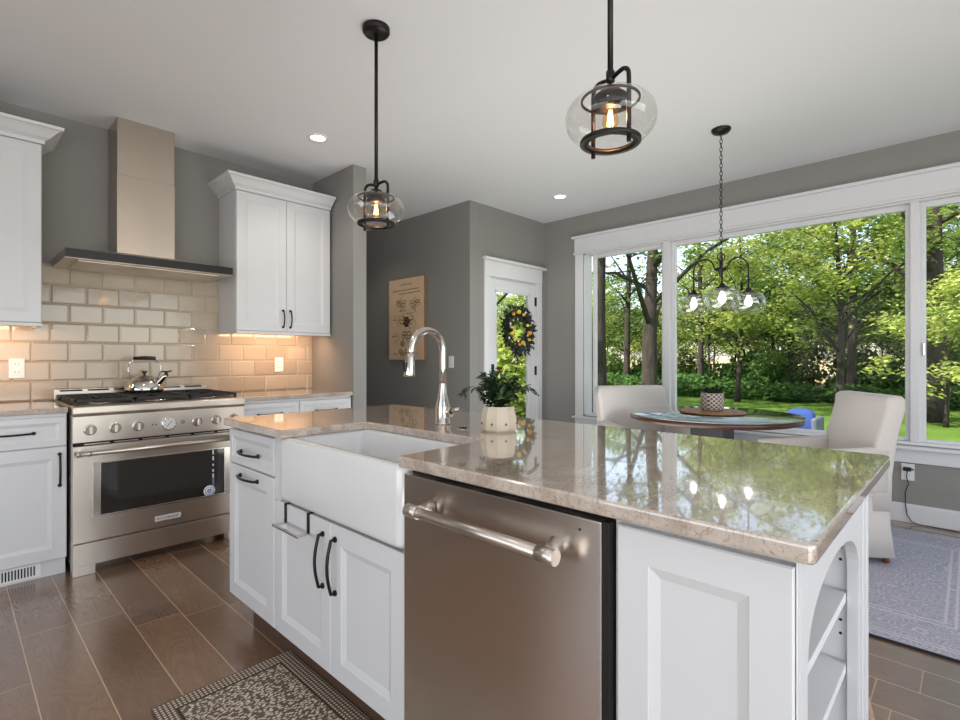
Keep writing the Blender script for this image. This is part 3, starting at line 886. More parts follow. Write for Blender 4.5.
for i in range(6):
    a = RX0 + .03 + i * .143
    mb.box(a, a + .115, RYB - .0595, RYB - .0575, 0.968, 0.978)
    mb.box(a, a + .115, RYB - .05, RYB - .02, 0.9842, 0.9848)
obj('guard_slots', mb, M['void'], bg)
# oven door
od = obj('oven_door', MB().box(RX0 + .001, RX1 - .001, RYF - .006, RYF + .029, 0.180, 0.703, .003), M['steel'], rg)
fr = MB()
for (a, b, c, d) in ((0.556, 0.592, .308, .608), (1.239, 1.273, .308, .608), (0.592, 1.239, .602, .610), (0.592, 1.239, .308, .318)):
    fr.box(a, b, RYF - .0105, RYF - .0062, c, d, .0015)
obj('window_trim', fr, M['nickel'], od)
obj('oven_window', MB().box(0.592, 1.239, RYF - .0082, RYF - .0062, .318, .602), M['ovenglass'], od)
mb = MB()
mb.cyl((0.484, RYF - .062, .668), (1.354, RYF - .062, .668), .0125, 16)
for x in (0.506, 1.332):
    mb.box(x - .014, x + .014, RYF - .060, RYF - .0062, .655, .681, .005)
for x in (0.484, 0.530, 1.308, 1.354):
    mb.cyl((x - .006, RYF - .062, .668), (x + .006, RYF - .062, .668), .0155, 16)
obj('door_handle', mb, M['satin'], od)
bd = obj('badge', MB().box(0.852, 0.988, RYF - .0095, RYF - .0062, .217, .247, .001), M['badge'], od)
def text_mesh(body, size, mat4, depth=0.0005, xscale=1.0):
    cu = bpy.data.curves.new('t', 'FONT')
    cu.body = body
    cu.size = size
    cu.align_x = 'CENTER'
    cu.align_y = 'CENTER'
    cu.extrude = depth
    ob = bpy.data.objects.new('t', cu)
    COL.objects.link(ob)
    dg = bpy.context.evaluated_depsgraph_get()
    me = bpy.data.meshes.new_from_object(ob.evaluated_get(dg))
    b = bmesh.new()
    b.from_mesh(me)
    b.transform(mat4 @ Matrix.Diagonal((xscale, 1, 1, 1)))
    bpy.data.objects.remove(ob)
    bpy.data.curves.remove(cu)
    bpy.data.meshes.remove(me)
    return b
FACE_Y = lambda x, y, z: Matrix.Translation((x, y, z)) @ Matrix.Rotation(PI / 2, 4, 'X')        # faces -Y
FACE_X = lambda x, y, z: Matrix.Translation((x, y, z)) @ Matrix.Rotation(-PI / 2, 4, 'Z') @ Matrix.Rotation(PI / 2, 4, 'X')   # faces -X
mb = MB(); mb.add(text_mesh('KITCHENAID', .020, FACE_Y(0.920, RYF - .0099, .232), xscale=1.0))
obj('lettering', mb, M['badgeink'], bd)
ss = None
for z0, z1 in ((.572, .600), (.535, .560), (.500, .512), (.462, .478), (.425, .450)):
    ss = obj('sticker_strip', MB().box(1.168, 1.176, RYF - .0092, RYF - .0083, z0, z1), M['sticker'], od)
obj('sticker_print', MB().box(1.166, 1.1795, RYF - .0090, RYF - .0083, .372, .424), M['stickerblue'], ss)
mb = MB().lathe([(0.034, -.0083), (0.034, -.0092), (0.0, -.0092)], (1.150, RYF, .345), 28, 'y')
rs = obj('round_sticker', mb, M['sticker'], od)
mb = MB()
mb.tube(arc((1.150, RYF - .0094, .345), .024, 0.5, 2 * PI - .2, 24, (1, 0, 0), (0, 0, 1)), .0018, 5)
mb.tube(arc((1.150, RYF - .0094, .345), .011, 0.3, 2 * PI - .9, 16, (1, 0, 0), (0, 0, 1)), .0032, 5)
mb.tube([(1.142, RYF - .0094, .345), (1.161, RYF - .0094, .347)], .003, 5)
obj('sticker_emblem', mb, M['stickerblue'], rs)
obj('lower_panel', MB().box(RX0 + .001, RX1 - .001, RYF - .004, RYF + .029, 0.052, 0.172, .003), M['steel'], rg)

# kettle on the back burner
KX, KY, KZ = 0.928, 4.03, 0.9525
kt = thing('tea_kettle', 'shiny round tea kettle with a black grip on the rear of the range', 'kettle', (KX, KY, KZ))
kb = obj('kettle_body', MB().lathe([(0.0, 0), (0.098, 0.0), (0.112, 0.010), (0.112, 0.022), (0.108, 0.045), (0.094, 0.075), (0.070, 0.094), (0.058, 0.099)], (KX, KY, KZ), 40), M['chrome'], kt)
ld = obj('lid', MB().lathe([(0.060, .098), (0.056, .104), (0.030, .114), (0.0, .117)], (KX, KY, KZ), 32), M['chrome'], kt)
obj('lid_knob', MB().lathe([(0.006, .116), (0.008, .128), (0.018, .138), (0.018, .142), (0.0, .143)], (KX, KY, KZ), 20), M['blackplastic'], ld)
RD = V(0.692, -0.722, 0)
K0 = V(KX, KY, KZ)
mb = MB()
pts = [K0 + RD * .072 + V(0, 0, .058), K0 + RD * .105 + V(0, 0, .070), K0 + RD * .135 + V(0, 0, .105), K0 + RD * .150 + V(0, 0, .118)]
mb.tube(pts, [.024, .018, .013, .012], 14)
obj('spout', mb, M['chrome'], kt)
mb = MB()
mb.tube([K0 + RD * .112 + V(0, 0, .142), K0 + RD * .150 + V(0, 0, .136), K0 + RD * .185 + V(0, 0, .144)], [.004, .006, .004], 8)
mb.tube([K0 + RD * .148 + V(0, 0, .112), K0 + RD * .146 + V(0, 0, .136)], [.014, .007], 10)
obj('whistle_cap', mb, M['blackplastic'], kt)
mb = MB()
for s in (-1, 1):
    pts = [K0 + RD * s * .088 + V(0, 0, .085), K0 + RD * s * .112 + V(0, 0, .150), K0 + RD * s * .105 + V(0, 0, .190), K0 + RD * s * .066 + V(0, 0, .226)]
    obj('bail', MB().tube(pts, .0035, 8), M['chrome'], kt)
obj('grip', MB().tube([K0 + RD * -.070 + V(0, 0, .228), K0 + V(0, 0, .231), K0 + RD * .070 + V(0, 0, .228)], [.012, .013, .012], 12), M['blackplastic'], kt)

# ------------------------------------------------------------------ outlets and switch on the walls
def outlet(name, c, U, W, label, cat, kind):
    c, U, W = Vector(c), Vector(U), Vector(W)
    t = thing(name, label, cat, c)
    up = V(0, 0, 1)
    def slab(u0, u1, v0, v1, w0, w1, bev=0.0):
        b = MB().box(u0, u1, v0, v1, w0, w1, bev)
        mt = Matrix((( U.x, up.x, W.x, c.x), (U.y, up.y, W.y, c.y), (U.z, up.z, W.z, c.z), (0, 0, 0, 1)))
        return b.xf(mt)
    obj('cover_plate', slab(-.037, .037, -.060, .060, .0005, .006, .002), M['plastic'], t)
    if kind == 'outlet':
        for v in (-.024, .024):
            r = obj('socket', slab(-.017, .017, v - .016, v + .016, .0062, .008, .003), M['plastic'], t)
            m_ = slab(-.009, -.006, v - .004, v + .006, .0081, .0086)
            m2 = slab(.006, .009, v - .004, v + .006, .0081, .0086)
            m_.add(m2.bm)
            obj('slots', m_, M['badgeink'], r)
    else:
        obj('rocker', slab(-.017, .017, -.034, .034, .0062, .0095, .002), M['plastic'], t)
    return t
outlet('wall_outlet', (0.301, YR - .0108, 1.119), (1, 0, 0), (0, -1, 0), 'white outlet on the tiles left of the range', 'outlet', 'outlet')
outlet('wall_outlet', (1.955, YR - .0108, 1.127), (1, 0, 0), (0, -1, 0), 'white outlet on the tiles under the right wall cabinet', 'outlet', 'outlet')
outlet('light_switch', (XP, 3.835, 1.143), (0, -1, 0), (-1, 0, 0), 'white light switch on the dark grey wall right of the bee print', 'light switch', 'rocker')
outlet('wall_outlet', (XW, 0.327, 0.362), (0, -1, 0), (-1, 0, 0), 'white outlet on the grey wall below the big window', 'outlet', 'outlet')
ch = thing('phone_charger', 'black plug with a thin cord in the outlet below the big window', 'charger', (XW - .01, 0.330, 0.385))
obj('plug', MB().box(XW - .045, XW - .0095, 0.305, 0.352, 0.372, 0.400, .006).cyl((XW - .03, 0.306, .386), (XW - .03, 0.292, .386), .005, 8), M['blackplastic'], ch)
obj('cord', MB().tube([(XW - .03, .329, .374), (XW - .032, .333, .33), (XW - .025, .322, .28), (XW - .022, .340, .22), (XW - .024, .338, .13), (XW - .028, .330, .06), (XW - .04, .305, .018), (XW - .05, .27, .006), (XW - .045, .2, .005), (XW - .06, .1, .005), (XW - .05, -.1, .005), (XW - .05, -.5, .005)], .0032, 6), M['blackplastic'], ch)

# ------------------------------------------------------------------ bee print on canvas
pc = thing('canvas_print', 'tan canvas print of bees and script on the dark grey wall', 'picture', (XP, 4.533, 1.16))
obj('canvas_body', MB().box(XP - .038, XP - .001, 4.222, 4.846, 1.162, 2.070, .002), M['canvasedge'], pc)
fc = obj('printed_face', MB().box(XP - .0405, XP - .0382, 4.224, 4.844, 1.164, 2.068), M['canvas'], pc)
rnd = random.Random(4)
def PT(u, v): return V(XP - .0412, 4.846 - u * .624, 1.162 + v * .908)     # u left->right in the photo, v up
mb = MB()
def script(v, u0, u1, amp, r=.0022):
    pts = []
    n = int((u1 - u0) * 90)
    for i in range(n + 1):
        u = u0 + (u1 - u0) * i / n
        pts.append(PT(u, v + amp * math.sin(i * 1.9 + rnd.random()) * (0.4 + rnd.random()) + .012 * (u - .5)))
    mb.tube(pts, r, 4)
for args in ((.925, .36, .66, .010), (.855, .12, .88, .009), (.815, .30, .90, .008), (.605, .30, .50, .006), (.565, .50, .70, .006), (.345, .42, .62, .006), (.50, .12, .28, .006), (.30, .10, .24, .006)):
    mb = MB()
    script(*args)
    obj('script_line', mb, M['ink'], fc)
mb = MB()
def bee(u, v, s, ang):
    def q(a, b):
        c_, s_ = math.cos(ang), math.sin(ang)
        return PT(u + s * (a * c_ - b * s_) * 1.45, v + s * (a * s_ + b * c_))
    mb.tube([q(-.05, 0), q(-.03, 0), q(.0, 0), q(.02, 0), q(.05, 0)], [.005, s * .040, s * .030, s * .048, .006], 8, flat=(1, .05))
    for a in (-1, 1):
        for k in range(3):
            mb.tube([q(-.01 + k * .015, a * .02), q(-.03 + k * .03, a * .055), q(-.05 + k * .05, a * .075)], .0032, 4)
for args in ((.36, .685, 1.0, .5), (.76, .665, 1.0, -.5), (.52, .465, 1.35, 1.2)):
    mb = MB()
    bee(*args)
    for q in mb.bm.verts: q.co.x = XP - .0412 + (q.co.x - XP + .0412) * .04
    obj('bee_drawing', mb, M['ink'], fc)
for (u, v, s) in ((.36, .69, 1.2), (.76, .68, 1.2), (.52, .48, 1.7)):
    mb = MB()
    for a in (-1, 1):
        for k in range(2):
            c_ = PT(u + a * .06 * s, v + .02 * s - k * .03 * s)
            pts = [c_ + V(0, math.cos(t) * .035 * s, math.sin(t) * .012 * s + a * math.cos(t) * -.008) for t in [i * PI / 7 for i in range(14)]]
            mb.tube(pts, .0026, 4, closed=True)
    obj('wing_sketch', mb, M['inkpale'], fc)
mb = MB()
for k in range(16):
    a = rnd.random() * 6.28
    r0 = .05 + rnd.random() * .09
    c_ = PT(.52 + math.cos(a) * r0 * 1.9, .19 + math.sin(a) * r0)
    pts = [c_ + V(0, math.cos(t) * .03, math.sin(t) * .022) for t in [i * PI / 5 for i in range(10)]]
    mb.tube(pts, .0034, 4, closed=True)
obj('hive_sketch', mb, M['ink'], fc)
for (u, v, r) in ((.24, .50, .045), (.22, .28, .05), (.70, .44, .05), (.30, .46, .03)):
    c_ = PT(u, v)
    mb = MB()
    mb.tube([c_ + V(0, math.cos(t) * r, math.sin(t) * r) for t in [i * PI / 10 for i in range(18)]], .0018, 4)
    obj('flower_sketch', mb, M['inkpale'], fc)
mb = MB()
for i in range(14):
    u = .14 + i * .052
    if i in (3, 8): continue
    w = .010 if i % 3 else .016
    p = PT(u, .075)
    mb.box(p.x - .0004, p.x + .0006, p.y - w, p.y - w + .004, p.z - .012, p.z + .012)
    mb.box(p.x - .0004, p.x + .0006, p.y - w, p.y + w * .7, p.z + (.009 if i % 2 else -.012), p.z + (.012 if i % 2 else -.009))
    if i % 2: mb.box(p.x - .0004, p.x + .0006, p.y - w, p.y + w * .5, p.z - .002, p.z + .001)
obj('block_caption', mb, M['inkpale'], fc)

# ------------------------------------------------------------------ island
IX0, IX1, IY0, IY1 = 0.852, 1.796, 0.159, 2.405
CF = 0.8985     # carcass front
poly = []
for cx, cy, a0 in ((IX0, IY0, PI), (IX1, IY0, 1.5 * PI), (IX1, IY1, 0), (IX0, IY1, PI / 2)):
    sx, sy = (1 if cx == IX0 else -1), (1 if cy == IY0 else -1)
    for k in range(5):
        t = a0 + PI / 2 * k / 4
        poly.append((cx + sx * .014 + math.cos(t) * .014, cy + sy * .014 + math.sin(t) * .014))
poly.append((IX0, 1.832))
for k in range(5):
    a = PI / 2 - PI / 2 * k / 4
    poly.append((1.200 + math.cos(a) * .022, 1.832 - .022 + math.sin(a) * .022))
for k in range(5):
    a = -PI / 2 * k / 4
    poly.append((1.200 + math.cos(a) * .022, 1.150 + .022 - .0 + math.sin(a) * .022))
poly += [(IX0, 1.128)]
o = obj('island_worktop', MB().prism(poly, 0.884, 0.915, 'z', .006, 3), M['stone'], loc=(1.3, 1.28, 0.884))
tag(o, 'long polished beige stone worktop of the island with a sink cutout', 'worktop')

isl_x1 = 1.570
# pull-out cabinet at the far end
c1 = thing('island_cabinet', 'white island cabinet with one drawer over a pull-out, farthest end of the island', 'cabinet', (1.2, 2.16, 0))
obj('body', MB().box(CF, isl_x1, 1.940, 2.394, 0.134, 0.8835, .001), M['cabinet'], c1)
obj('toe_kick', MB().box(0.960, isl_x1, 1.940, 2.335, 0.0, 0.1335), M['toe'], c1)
def island_front(name, ya, yb, z0, z1, parent, loops):
    return obj(name, MB().panel((CF - .0215, yb, z0), (0, -1, 0), (0, 0, 1), (-1, 0, 0), yb - ya, z1 - z0, loops), M['cabinet'], parent)
d = island_front('drawer', 1.945, 2.392, 0.722, 0.870, c1, DRAWLOOPS)
obj('handle', pull((CF - .0215, 2.255, .783), (CF - .0215, 2.083, .783), (-1, 0, 0)), M['bronze'], d)
d = island_front('door', 1.945, 2.392, 0.137, 0.716, c1, DOORLOOPS)
obj('handle', pull((CF - .0215, 2.262, .680), (CF - .0215, 2.090, .680), (-1, 0, 0)), M['bronze'], d)
# sink cabinet
c2 = thing('island_cabinet', 'white two door island cabinet under the apron sink', 'cabinet', (1.2, 1.53, 0))
mb = MB()
mb.box(CF, isl_x1, 1.127, 1.9385, 0.134, 0.640, .001)
mb.box(1.270, isl_x1, 1.127, 1.9385, 0.640, 0.8835)
mb.box(CF - .018, 1.27, 1.893, 1.9385, 0.640, 0.8835)
obj('body', mb, M['cabinet'], c2)
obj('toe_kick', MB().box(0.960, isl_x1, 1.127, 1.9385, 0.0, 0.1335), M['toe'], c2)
for i, (a, b) in enumerate(((1.524, 1.936), (1.130, 1.521))):
    d = island_front('door', a, b, 0.137, 0.638, c2, DOORLOOPS)
    hy = a + .046 if i == 0 else b - .030
    obj('handle', pull((CF - .0215, hy, .418), (CF - .0215, hy, .592), (-1, 0, 0)), M['bronze'], d)
tb = thing('towel_bar', 'chrome over-the-door towel bar on the sink cabinet', 'towel bar', (CF - .04, 1.76, 0.60))
for y in (1.842, 1.670):
    obj('hook_strap', MB().box(CF - .0245, CF - .0228, y - .009, y + .009, .572, .640).box(CF - .0245, CF - .001, y - .009, y + .009, .6385, .6396), M['bronze'], tb)
mb = MB()
mb.box(CF - .070, CF - .0625, 1.655, 1.857, .564, .574, .002)
for y in (1.842, 1.670):
    mb.box(CF - .065, CF - .0228, y - .008, y + .008, .566, .572, .001)
obj('bar', mb, M['chrome'], tb)

# apron sink
sk = thing('apron_sink', 'large white apron-front sink set into the island', 'sink', (1.03, 1.48, 0.655))
x0, x1, y0, y1 = 0.866, 1.256, 1.126, 1.888
Z0, Z1 = 0.648, 0.8835
loops = []
for z, i, r in ((Z0, .016, .03), (Z0 + .005, .006, .034), (Z0 + .012, .002, .036), (Z0 + .020, 0, .036), (Z1 - .014, 0, .034), (Z1 - .004, .004, .032), (Z1, .012, .03)):
    loops.append(rrect(x0 + i, x1 - i, y0 + i, y1 - i, z, r))
for z, i, r in ((Z1, .034, .03), (Z1 - .004, .041, .03), (Z1 - .012, .044, .03), (Z0 + .05, .048, .032), (Z0 + .028, .056, .034), (Z0 + .020, .080, .03)):
    loops.append(rrect(x0 + i, x1 - i, y0 + i, y1 - i, z, r))
obj('basin', MB().loft(loops, True, True, True), M['porcelain'], sk)
obj('drain', MB().lathe([(0.045, Z0 + .0205), (0.043, Z0 + .0225), (0.02, Z0 + .0215), (0, Z0 + .0215)], (1.06, 1.48, 0), 24), M['nickel'], sk)

# dishwasher
dw = thing('dishwasher', 'stainless dishwasher with a thick bar handle in the island', 'dishwasher', (1.2, 0.81, 0))
DF = 0.870
obj('body', MB().box(0.9015, 1.50, 0.497, 1.1255, 0.10, 0.8835), M['void'], dw)
obj('toe_kick', MB().box(0.960, 0.980, 0.497, 1.1255, 0.0, 0.0995), M['black'], dw)
dd = obj('door_panel', MB().box(DF, 0.9010, 0.512, 1.124, 0.112, 0.866, .003), M['steely'], dw)
obj('side_trim', MB().box(DF + .006, 0.9010, 0.499, 0.5115, 0.112, 0.866, .001), M['black'], dw)
obj('indicator', MB().cyl((DF - .0006, 0.560, .842), (DF + .001, .560, .842), .0028, 10), M['void'], dd)
mb = MB()
HXc, HZc = DF - .050, 0.793
mb.cyl((HXc, 1.040, HZc), (HXc, 0.586, HZc), .0135, 20)
hb = obj('bar_handle', mb, M['satin'], dw)
for y, s in ((1.022, 1), (0.604, -1)):
    mb = MB()
    mb.cyl((HXc, y + .022, HZc), (HXc, y - .022, HZc), .0165, 24)
    obj('end_collar', mb, M['satin'], hb)
    mb = MB()
    pts = [V(HXc + .004, y - s * .006, HZc), V(HXc + .025, y - s * .010, HZc + .001), V(DF + .001, y - s * .014, HZc + .002)]
    mb.tube(pts, [.013, .014, .020], 16)
    obj('standoff', mb, M['satin'], hb)

# end cabinet with open shelves
c3 = thing('island_cabinet', 'white open shelf cabinet with an arched opening at the near end of the island', 'cabinet', (1.2, 0.33, 0))
EY = 0.187
mb = MB()
mb.box(CF, 0.925, EY + .022, 0.4955, 0.10, 0.8835)          # front side
mb.box(1.468, isl_x1, EY + .022, 0.4955, 0.10, 0.8835)      # back side
mb.box(0.925, 1.468, 0.470, 0.4955, 0.10, 0.8835)           # back panel
mb.box(0.925, 1.468, EY + .022, 0.470, 0.10, 0.125)
mb.box(0.925, 1.468, EY + .022, 0.470, 0.86, 0.8835)
obj('carcass', mb, M['cab_inside'], c3)
ox0, ox1, zs, za = 0.948, 1.452, 0.690, 0.806
op = []
n = 20
for i in range(n + 1):
    a = PI - PI * i / n
    xx = (ox0 + ox1) / 2 + math.cos(a) * (ox1 - ox0) / 2
    zz = zs + (za - zs) * (max(0, math.sin(a)) ** 0.8)
    op.append((xx, zz))
mb = MB()
fx0, fx1, ft = CF - .001, isl_x1, 0.8835
b = bmesh.new()
def fv(x, z, y): return b.verts.new((x, y, z))
for yy in (EY, EY + .0215):
    pass
# face frame: left stile, right stile, bottom rail, arched top rail (strips)
mb.box(fx0, ox0, EY, EY + .0215, 0.10, zs, .001)
mb.box(ox1, fx1 - .075, EY, EY + .0215, 0.10, zs, .001)
mb.box(fx1 - .070, fx1 - .030, EY - .004, EY + .0215, 0.0, ft, .003)
mb.box(fx1 - .026, fx1, EY - .006, EY + .0215, 0.0, ft, .003)
mb.box(ox0, ox1, EY, EY + .0215, 0.10, 0.155, .001)
b.free()
outline = [(fx0, zs), (fx0, ft), (fx1 - .075, ft), (fx1 - .075, zs)] + op[::-1] 
mb.prism(outline, EY - .0005, EY + .0215, 'y')
obj('face_frame', mb, M['cabinet'], c3)
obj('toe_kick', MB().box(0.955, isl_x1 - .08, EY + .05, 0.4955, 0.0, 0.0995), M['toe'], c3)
for z in (0.634, 0.468, 0.295):
    obj('shelf', MB().box(0.9255, 1.4675, EY + .023, 0.4695, z - .020, z, .001), M['cab_inside'], c3)
mb = MB()
for z in (0.705, 0.735, 0.530, 0.562):
    for y in (EY + .036,):
        mb.cyl((1.4674, y, z), (1.4688, y, z), .0035, 8)
obj('pin_holes', mb, M['void'], c3)
d = obj('front_panel', MB().panel((CF - .0215, 0.483, 0.105), (0, -1, 0), (0, 0, 1), (-1, 0, 0), 0.483 - 0.1905, 0.868 - 0.105, DOORLOOPS), M['cabinet'], c3)
obj('scribe_strip', MB().box(CF - .016, CF, EY - .0, 0.1895, 0.105, 0.8835, .001), M['cabinet'], c3)

# faucet
FX, FY = 1.393, 1.543
fa = thing('kitchen_faucet', 'tall chrome gooseneck faucet behind the apron sink', 'faucet', (FX, FY, .915))
mb = MB()
mb.lathe([(0.0, .9155), (0.033, .9155), (0.033, .920), (0.031, .923), (0.031, .975), (0.029, .990), (0.020, 1.03), (0.0150, 1.07), (0.0150, 1.08)], (FX, FY, 0), 28)
obj('base_column', mb, M['nickel'], fa)
pts = [V(FX, FY, 1.065), V(FX, FY, 1.14)] + arc((FX - .082, FY, 1.208), .082, 0, PI, 18, (1, 0, 0), (0, 0, 1)) + [V(FX - .165, FY, 1.195)]
obj('spout', MB().tube(pts, .0145, 14), M['nickel'], fa)
mb = MB()
mb.tube([(FX - .165, FY, 1.200), (FX - .167, FY, 1.185), (FX - .170, FY, 1.150), (FX - .172, FY, 1.118), (FX - .172, FY, 1.112)], [.0145, .0165, .0195, .023, .022], 18)
sh = obj('spray_head', mb, M['nickel'], fa)
obj('spray_button', MB().box(FX - .197, FX - .187, FY - .008, FY + .008, 1.13, 1.165, .003), M['blackplastic'], sh)
mb = MB()
mb.cyl((FX, FY, .966), (FX + .006, FY - .044, .966), .019, 16)
mb.tube([(FX + .006, FY - .040, .968), (FX + .008, FY - .065, .976), (FX + .010, FY - .090, .980)], [.013, .010, .009], 10)
obj('lever', mb, M['nickel'], fa)
sw = thing('air_switch', 'small round dark button on the island worktop beside the faucet', 'button', (1.347, 1.379, .915))
obj('ring', MB().lathe([(0.024, .9155), (0.023, .9185), (0.017, .9185)], (1.347, 1.379, 0), 24), M['nickel'], sw)
obj('button', MB().lathe([(0.017, .9155), (0.016, .921), (0.0, .922)], (1.347, 1.379, 0), 24), M['bronze'], sw)

# potted rose
PX, PYY = 1.408, 1.254
pp = thing('potted_rose', 'green potted rose bush in a cream dotted pot on the island worktop', 'potted plant', (PX, PYY, .915))
M['pot'] = pbr('cream ceramic', S(212, 198, 178), 0.5, noise_amt=0.06, noise_scale=20)
pot = obj('flower_pot', MB().lathe([(0.0, .9155), (0.060, .9155), (0.067, .924), (0.0685, .940), (0.066, .965), (0.060, .995), (0.057, 1.006), (0.053, 1.006), (0.052, .990), (0.0, .989)], (PX, PYY, 0), 10, smooth=False), M['pot'], pp)
mb = MB()
for k in range(8):
    a = k * PI / 4 + .35
    mb.sphere((PX + math.cos(a) * .0665, PYY + math.sin(a) * .0665, .945), .0045, u=8, v=6)
obj('dots', mb, M['traywood'], pot)
obj('soil', MB().lathe([(0.0515, .991), (0.0, .994)], (PX, PYY, 0), 20), M['soil'], pp)

def leaf_quad(mb, p, d, n, L, W, fold=0.25):
    d = d.normalized()
    s = d.cross(n)
    if s.length < 1e-4: s = d.cross(V(1, 0, 0))
    s.normalize()
    n = s.cross(d).normalized()
    bm = mb.bm
    a = bm.verts.new(p)
    m1 = bm.verts.new(p + d * L * .5 + s * W * .5 + n * W * fold)
    m2 = bm.verts.new(p + d * L * .5 - s * W * .5 + n * W * fold)
    c = bm.verts.new(p + d * L * .5)
    t = bm.verts.new(p + d * L - n * L * .08)
    for f in ((a, m1, c), (m1, t, c), (a, c, m2), (c, t, m2)):
        bm.faces.new(f)

rnd = random.Random(11)
mbl, mbs = MB(), MB()
base = V(PX, PYY, .992)
for k in range(24):
    az = k * 2.4
    sp = (rnd.random() ** .6) * .085
    if k in (2, 7): sp = .10
    tip = base + V(math.cos(az) * sp, math.sin(az) * sp, .06 + rnd.random() * .085 - sp * .2)
    mid = base.lerp(tip, .5) + V(0, 0, .02)
    mbs.tube([base + V(math.cos(az) * .01, math.sin(az) * .01, 0), mid, tip], .0016, 5)
    for j in range(18):
        t = .2 + .8 * rnd.random()
        p = mid.lerp(tip, (t - .5) * 2) if t > .5 else base.lerp(mid, t * 2)
        d = V(rnd.uniform(-1, 1), rnd.uniform(-1, 1), rnd.uniform(-.3, .7)) + V(math.cos(az), math.sin(az), 0) * .5
        leaf_quad(mbl, p, d, V(rnd.uniform(-.4, .4), rnd.uniform(-.4, .4), 1), .030 + rnd.random() * .022, .016 + rnd.random() * .008)
for sgn in (-1, 1):   # two arching outer sprays
    d0 = RD * sgn
    pts = [base, base + d0 * .05 + V(0, 0, .075), base + d0 * .10 + V(0, 0, .085), base + d0 * .135 + V(0, 0, .055)]
    mbs.tube(pts, .0014, 5)
    for j in range(12):
        t = rnd.random() * 2
        p = pts[1 + int(t)].lerp(pts[2 + int(t)], t - int(t))
        leaf_quad(mbl, p, d0 * .8 + V(rnd.uniform(-.7, .7), rnd.uniform(-.7, .7), -.3), V(0, 0, 1), .034, .015)
obj('stems', mbs, M['stem'], pp)
obj('foliage', mbl, M['leafdark'], pp, flip=False)
mb = MB()
rp = base + RD * .002 + V(0, 0, .150)
for k in range(14):
    a = k * 2.4
    leaf_quad(mb, rp + V(0, 0, -.006), V(math.cos(a), math.sin(a), .5 + k * .1), V(0, 0, 1), .018, .016, .3)
obj('rose_bloom', mb, M['rose'], pp, flip=False)

# ------------------------------------------------------------------ kitchen mat and area rug
o = obj('kitchen_mat', MB().box(0.474, 0.955, 0.95, 1.978, 0.0005, 0.009, .002), rug_mat('flecked brown mat', 0.474, 0.955, 0.95, 1.978, 'mat'), loc=(0.715, 1.46, 0))
tag(o, 'brown and cream flecked mat with a checked border before the island sink', 'mat')
o = obj('area_rug', MB().box(2.715, 4.585, -0.26, 2.95, 0.0005, 0.009, .002), rug_mat('faded blue grey rug', 2.715, 4.585, -0.26, 2.95, 'area'), loc=(3.65, 1.35, 0))
tag(o, 'large faded blue grey patterned rug under the round table', 'rug')

# stool under the island overhang
st = thing('counter_stool', 'pale wooden stool tucked under the island overhang, one leg showing', 'stool', (1.755, 0.418, 0))
obj('seat', MB().lathe([(0.0, .600), (0.13, .600), (0.14, .608), (0.14, .622), (0.13, .630), (0.0, .626)], (1.755, 0.418, 0), 28), M['stoolwood'], st)
for sx, sy in ((-1, -1), (1, -1), (-1, 1), (1, 1)):
    mb = MB().tube([(1.755 + sx * .065, 0.418 + sy * .10, .602), (1.755 + sx * .075, 0.418 + sy * .245, 0.0)], [.016, .013], 10)
    obj('leg', mb, M['stoolwood'], st)
mb = MB()
for sy in (-1, 1): mb.cyl((1.683, 0.418 + sy * .205, .17), (1.827, 0.418 + sy * .205, .17), .009, 8)
obj('stretcher', mb, M['stoolwood'], st)

# ------------------------------------------------------------------ dining table and chairs
TX, TY = 4.02, 1.415
tb = thing('dining_table', 'round dining table with a glass top and dark red wood rim by the window', 'table', (TX, TY, 0))
obj('table_top', MB().lathe([(0.0, .712), (0.52, .712), (0.567, .714), (0.596, .722), (0.596, .748), (0.590, .754), (0.0, .754)], (TX, TY, 0), 72), M['tablewood'], tb)
M['tableglass'] = pbr('green tinted table glass', S(120, 132, 124), 0.03, spec=0.8, coat=0.8)
obj('glass_top', MB().lathe([(0.0, .7545), (0.596, .7545), (0.599, .757), (0.599, .761), (0.596, .7635), (0.0, .7635)], (TX, TY, 0), 72), M['tableglass'], tb)
mb = MB().box(TX - .12, TX + .12, TY - .12, TY + .12, .05, .7115, .006)
pd = obj('pedestal', mb, M['blackwood'], tb)
mb = MB()
for a in range(4):
    t = a * PI / 2 + PI / 4
    mb.tube([(TX + math.cos(t) * .10, TY + math.sin(t) * .10, .085), (TX + math.cos(t) * .42, TY + math.sin(t) * .42, .042)], [.04, .028], 10)
obj('pedestal_feet', mb, M['blackwood'], tb)
ls = obj('lazy_susan', MB().lathe([(0.0, .7640), (0.14, .7640), (0.20, .7680), (0.232, .772), (0.232, .782), (0.22, .786), (0.0, .786)], (TX, TY, 0), 48), M['traywood'], loc=(TX, TY, .764))
tag(ls, 'round brown wooden turntable in the middle of the glass table', 'turntable')
tp = thing('table_plant', 'dark leafy plant in a patterned round pot on the wooden turntable', 'potted plant', (TX, TY, .786))
m, nt, out = new_mat('brown and cream lattice pot')
tc = nd(nt, 'TexCoord').outputs['Object']
s_ = nd(nt, 'SeparateXYZ', {0: tc})
ang = math_(nt, 'ARCTAN2', s_.outputs[1], s_.outputs[0])
a1 = math_(nt, 'MULTIPLY', ang, 10.0 / PI)
z1_ = math_(nt, 'MULTIPLY', s_.outputs[2], 46.0)
f1 = math_(nt, 'ABSOLUTE', math_(nt, 'SINE', math_(nt, 'MULTIPLY', math_(nt, 'ADD', a1, z1_), PI / 1.4)))
f2 = math_(nt, 'ABSOLUTE', math_(nt, 'SINE', math_(nt, 'MULTIPLY', math_(nt, 'SUBTRACT', a1, z1_), PI / 1.4)))
mask = math_(nt, 'LESS_THAN', math_(nt, 'MINIMUM', f1, f2), 0.32)
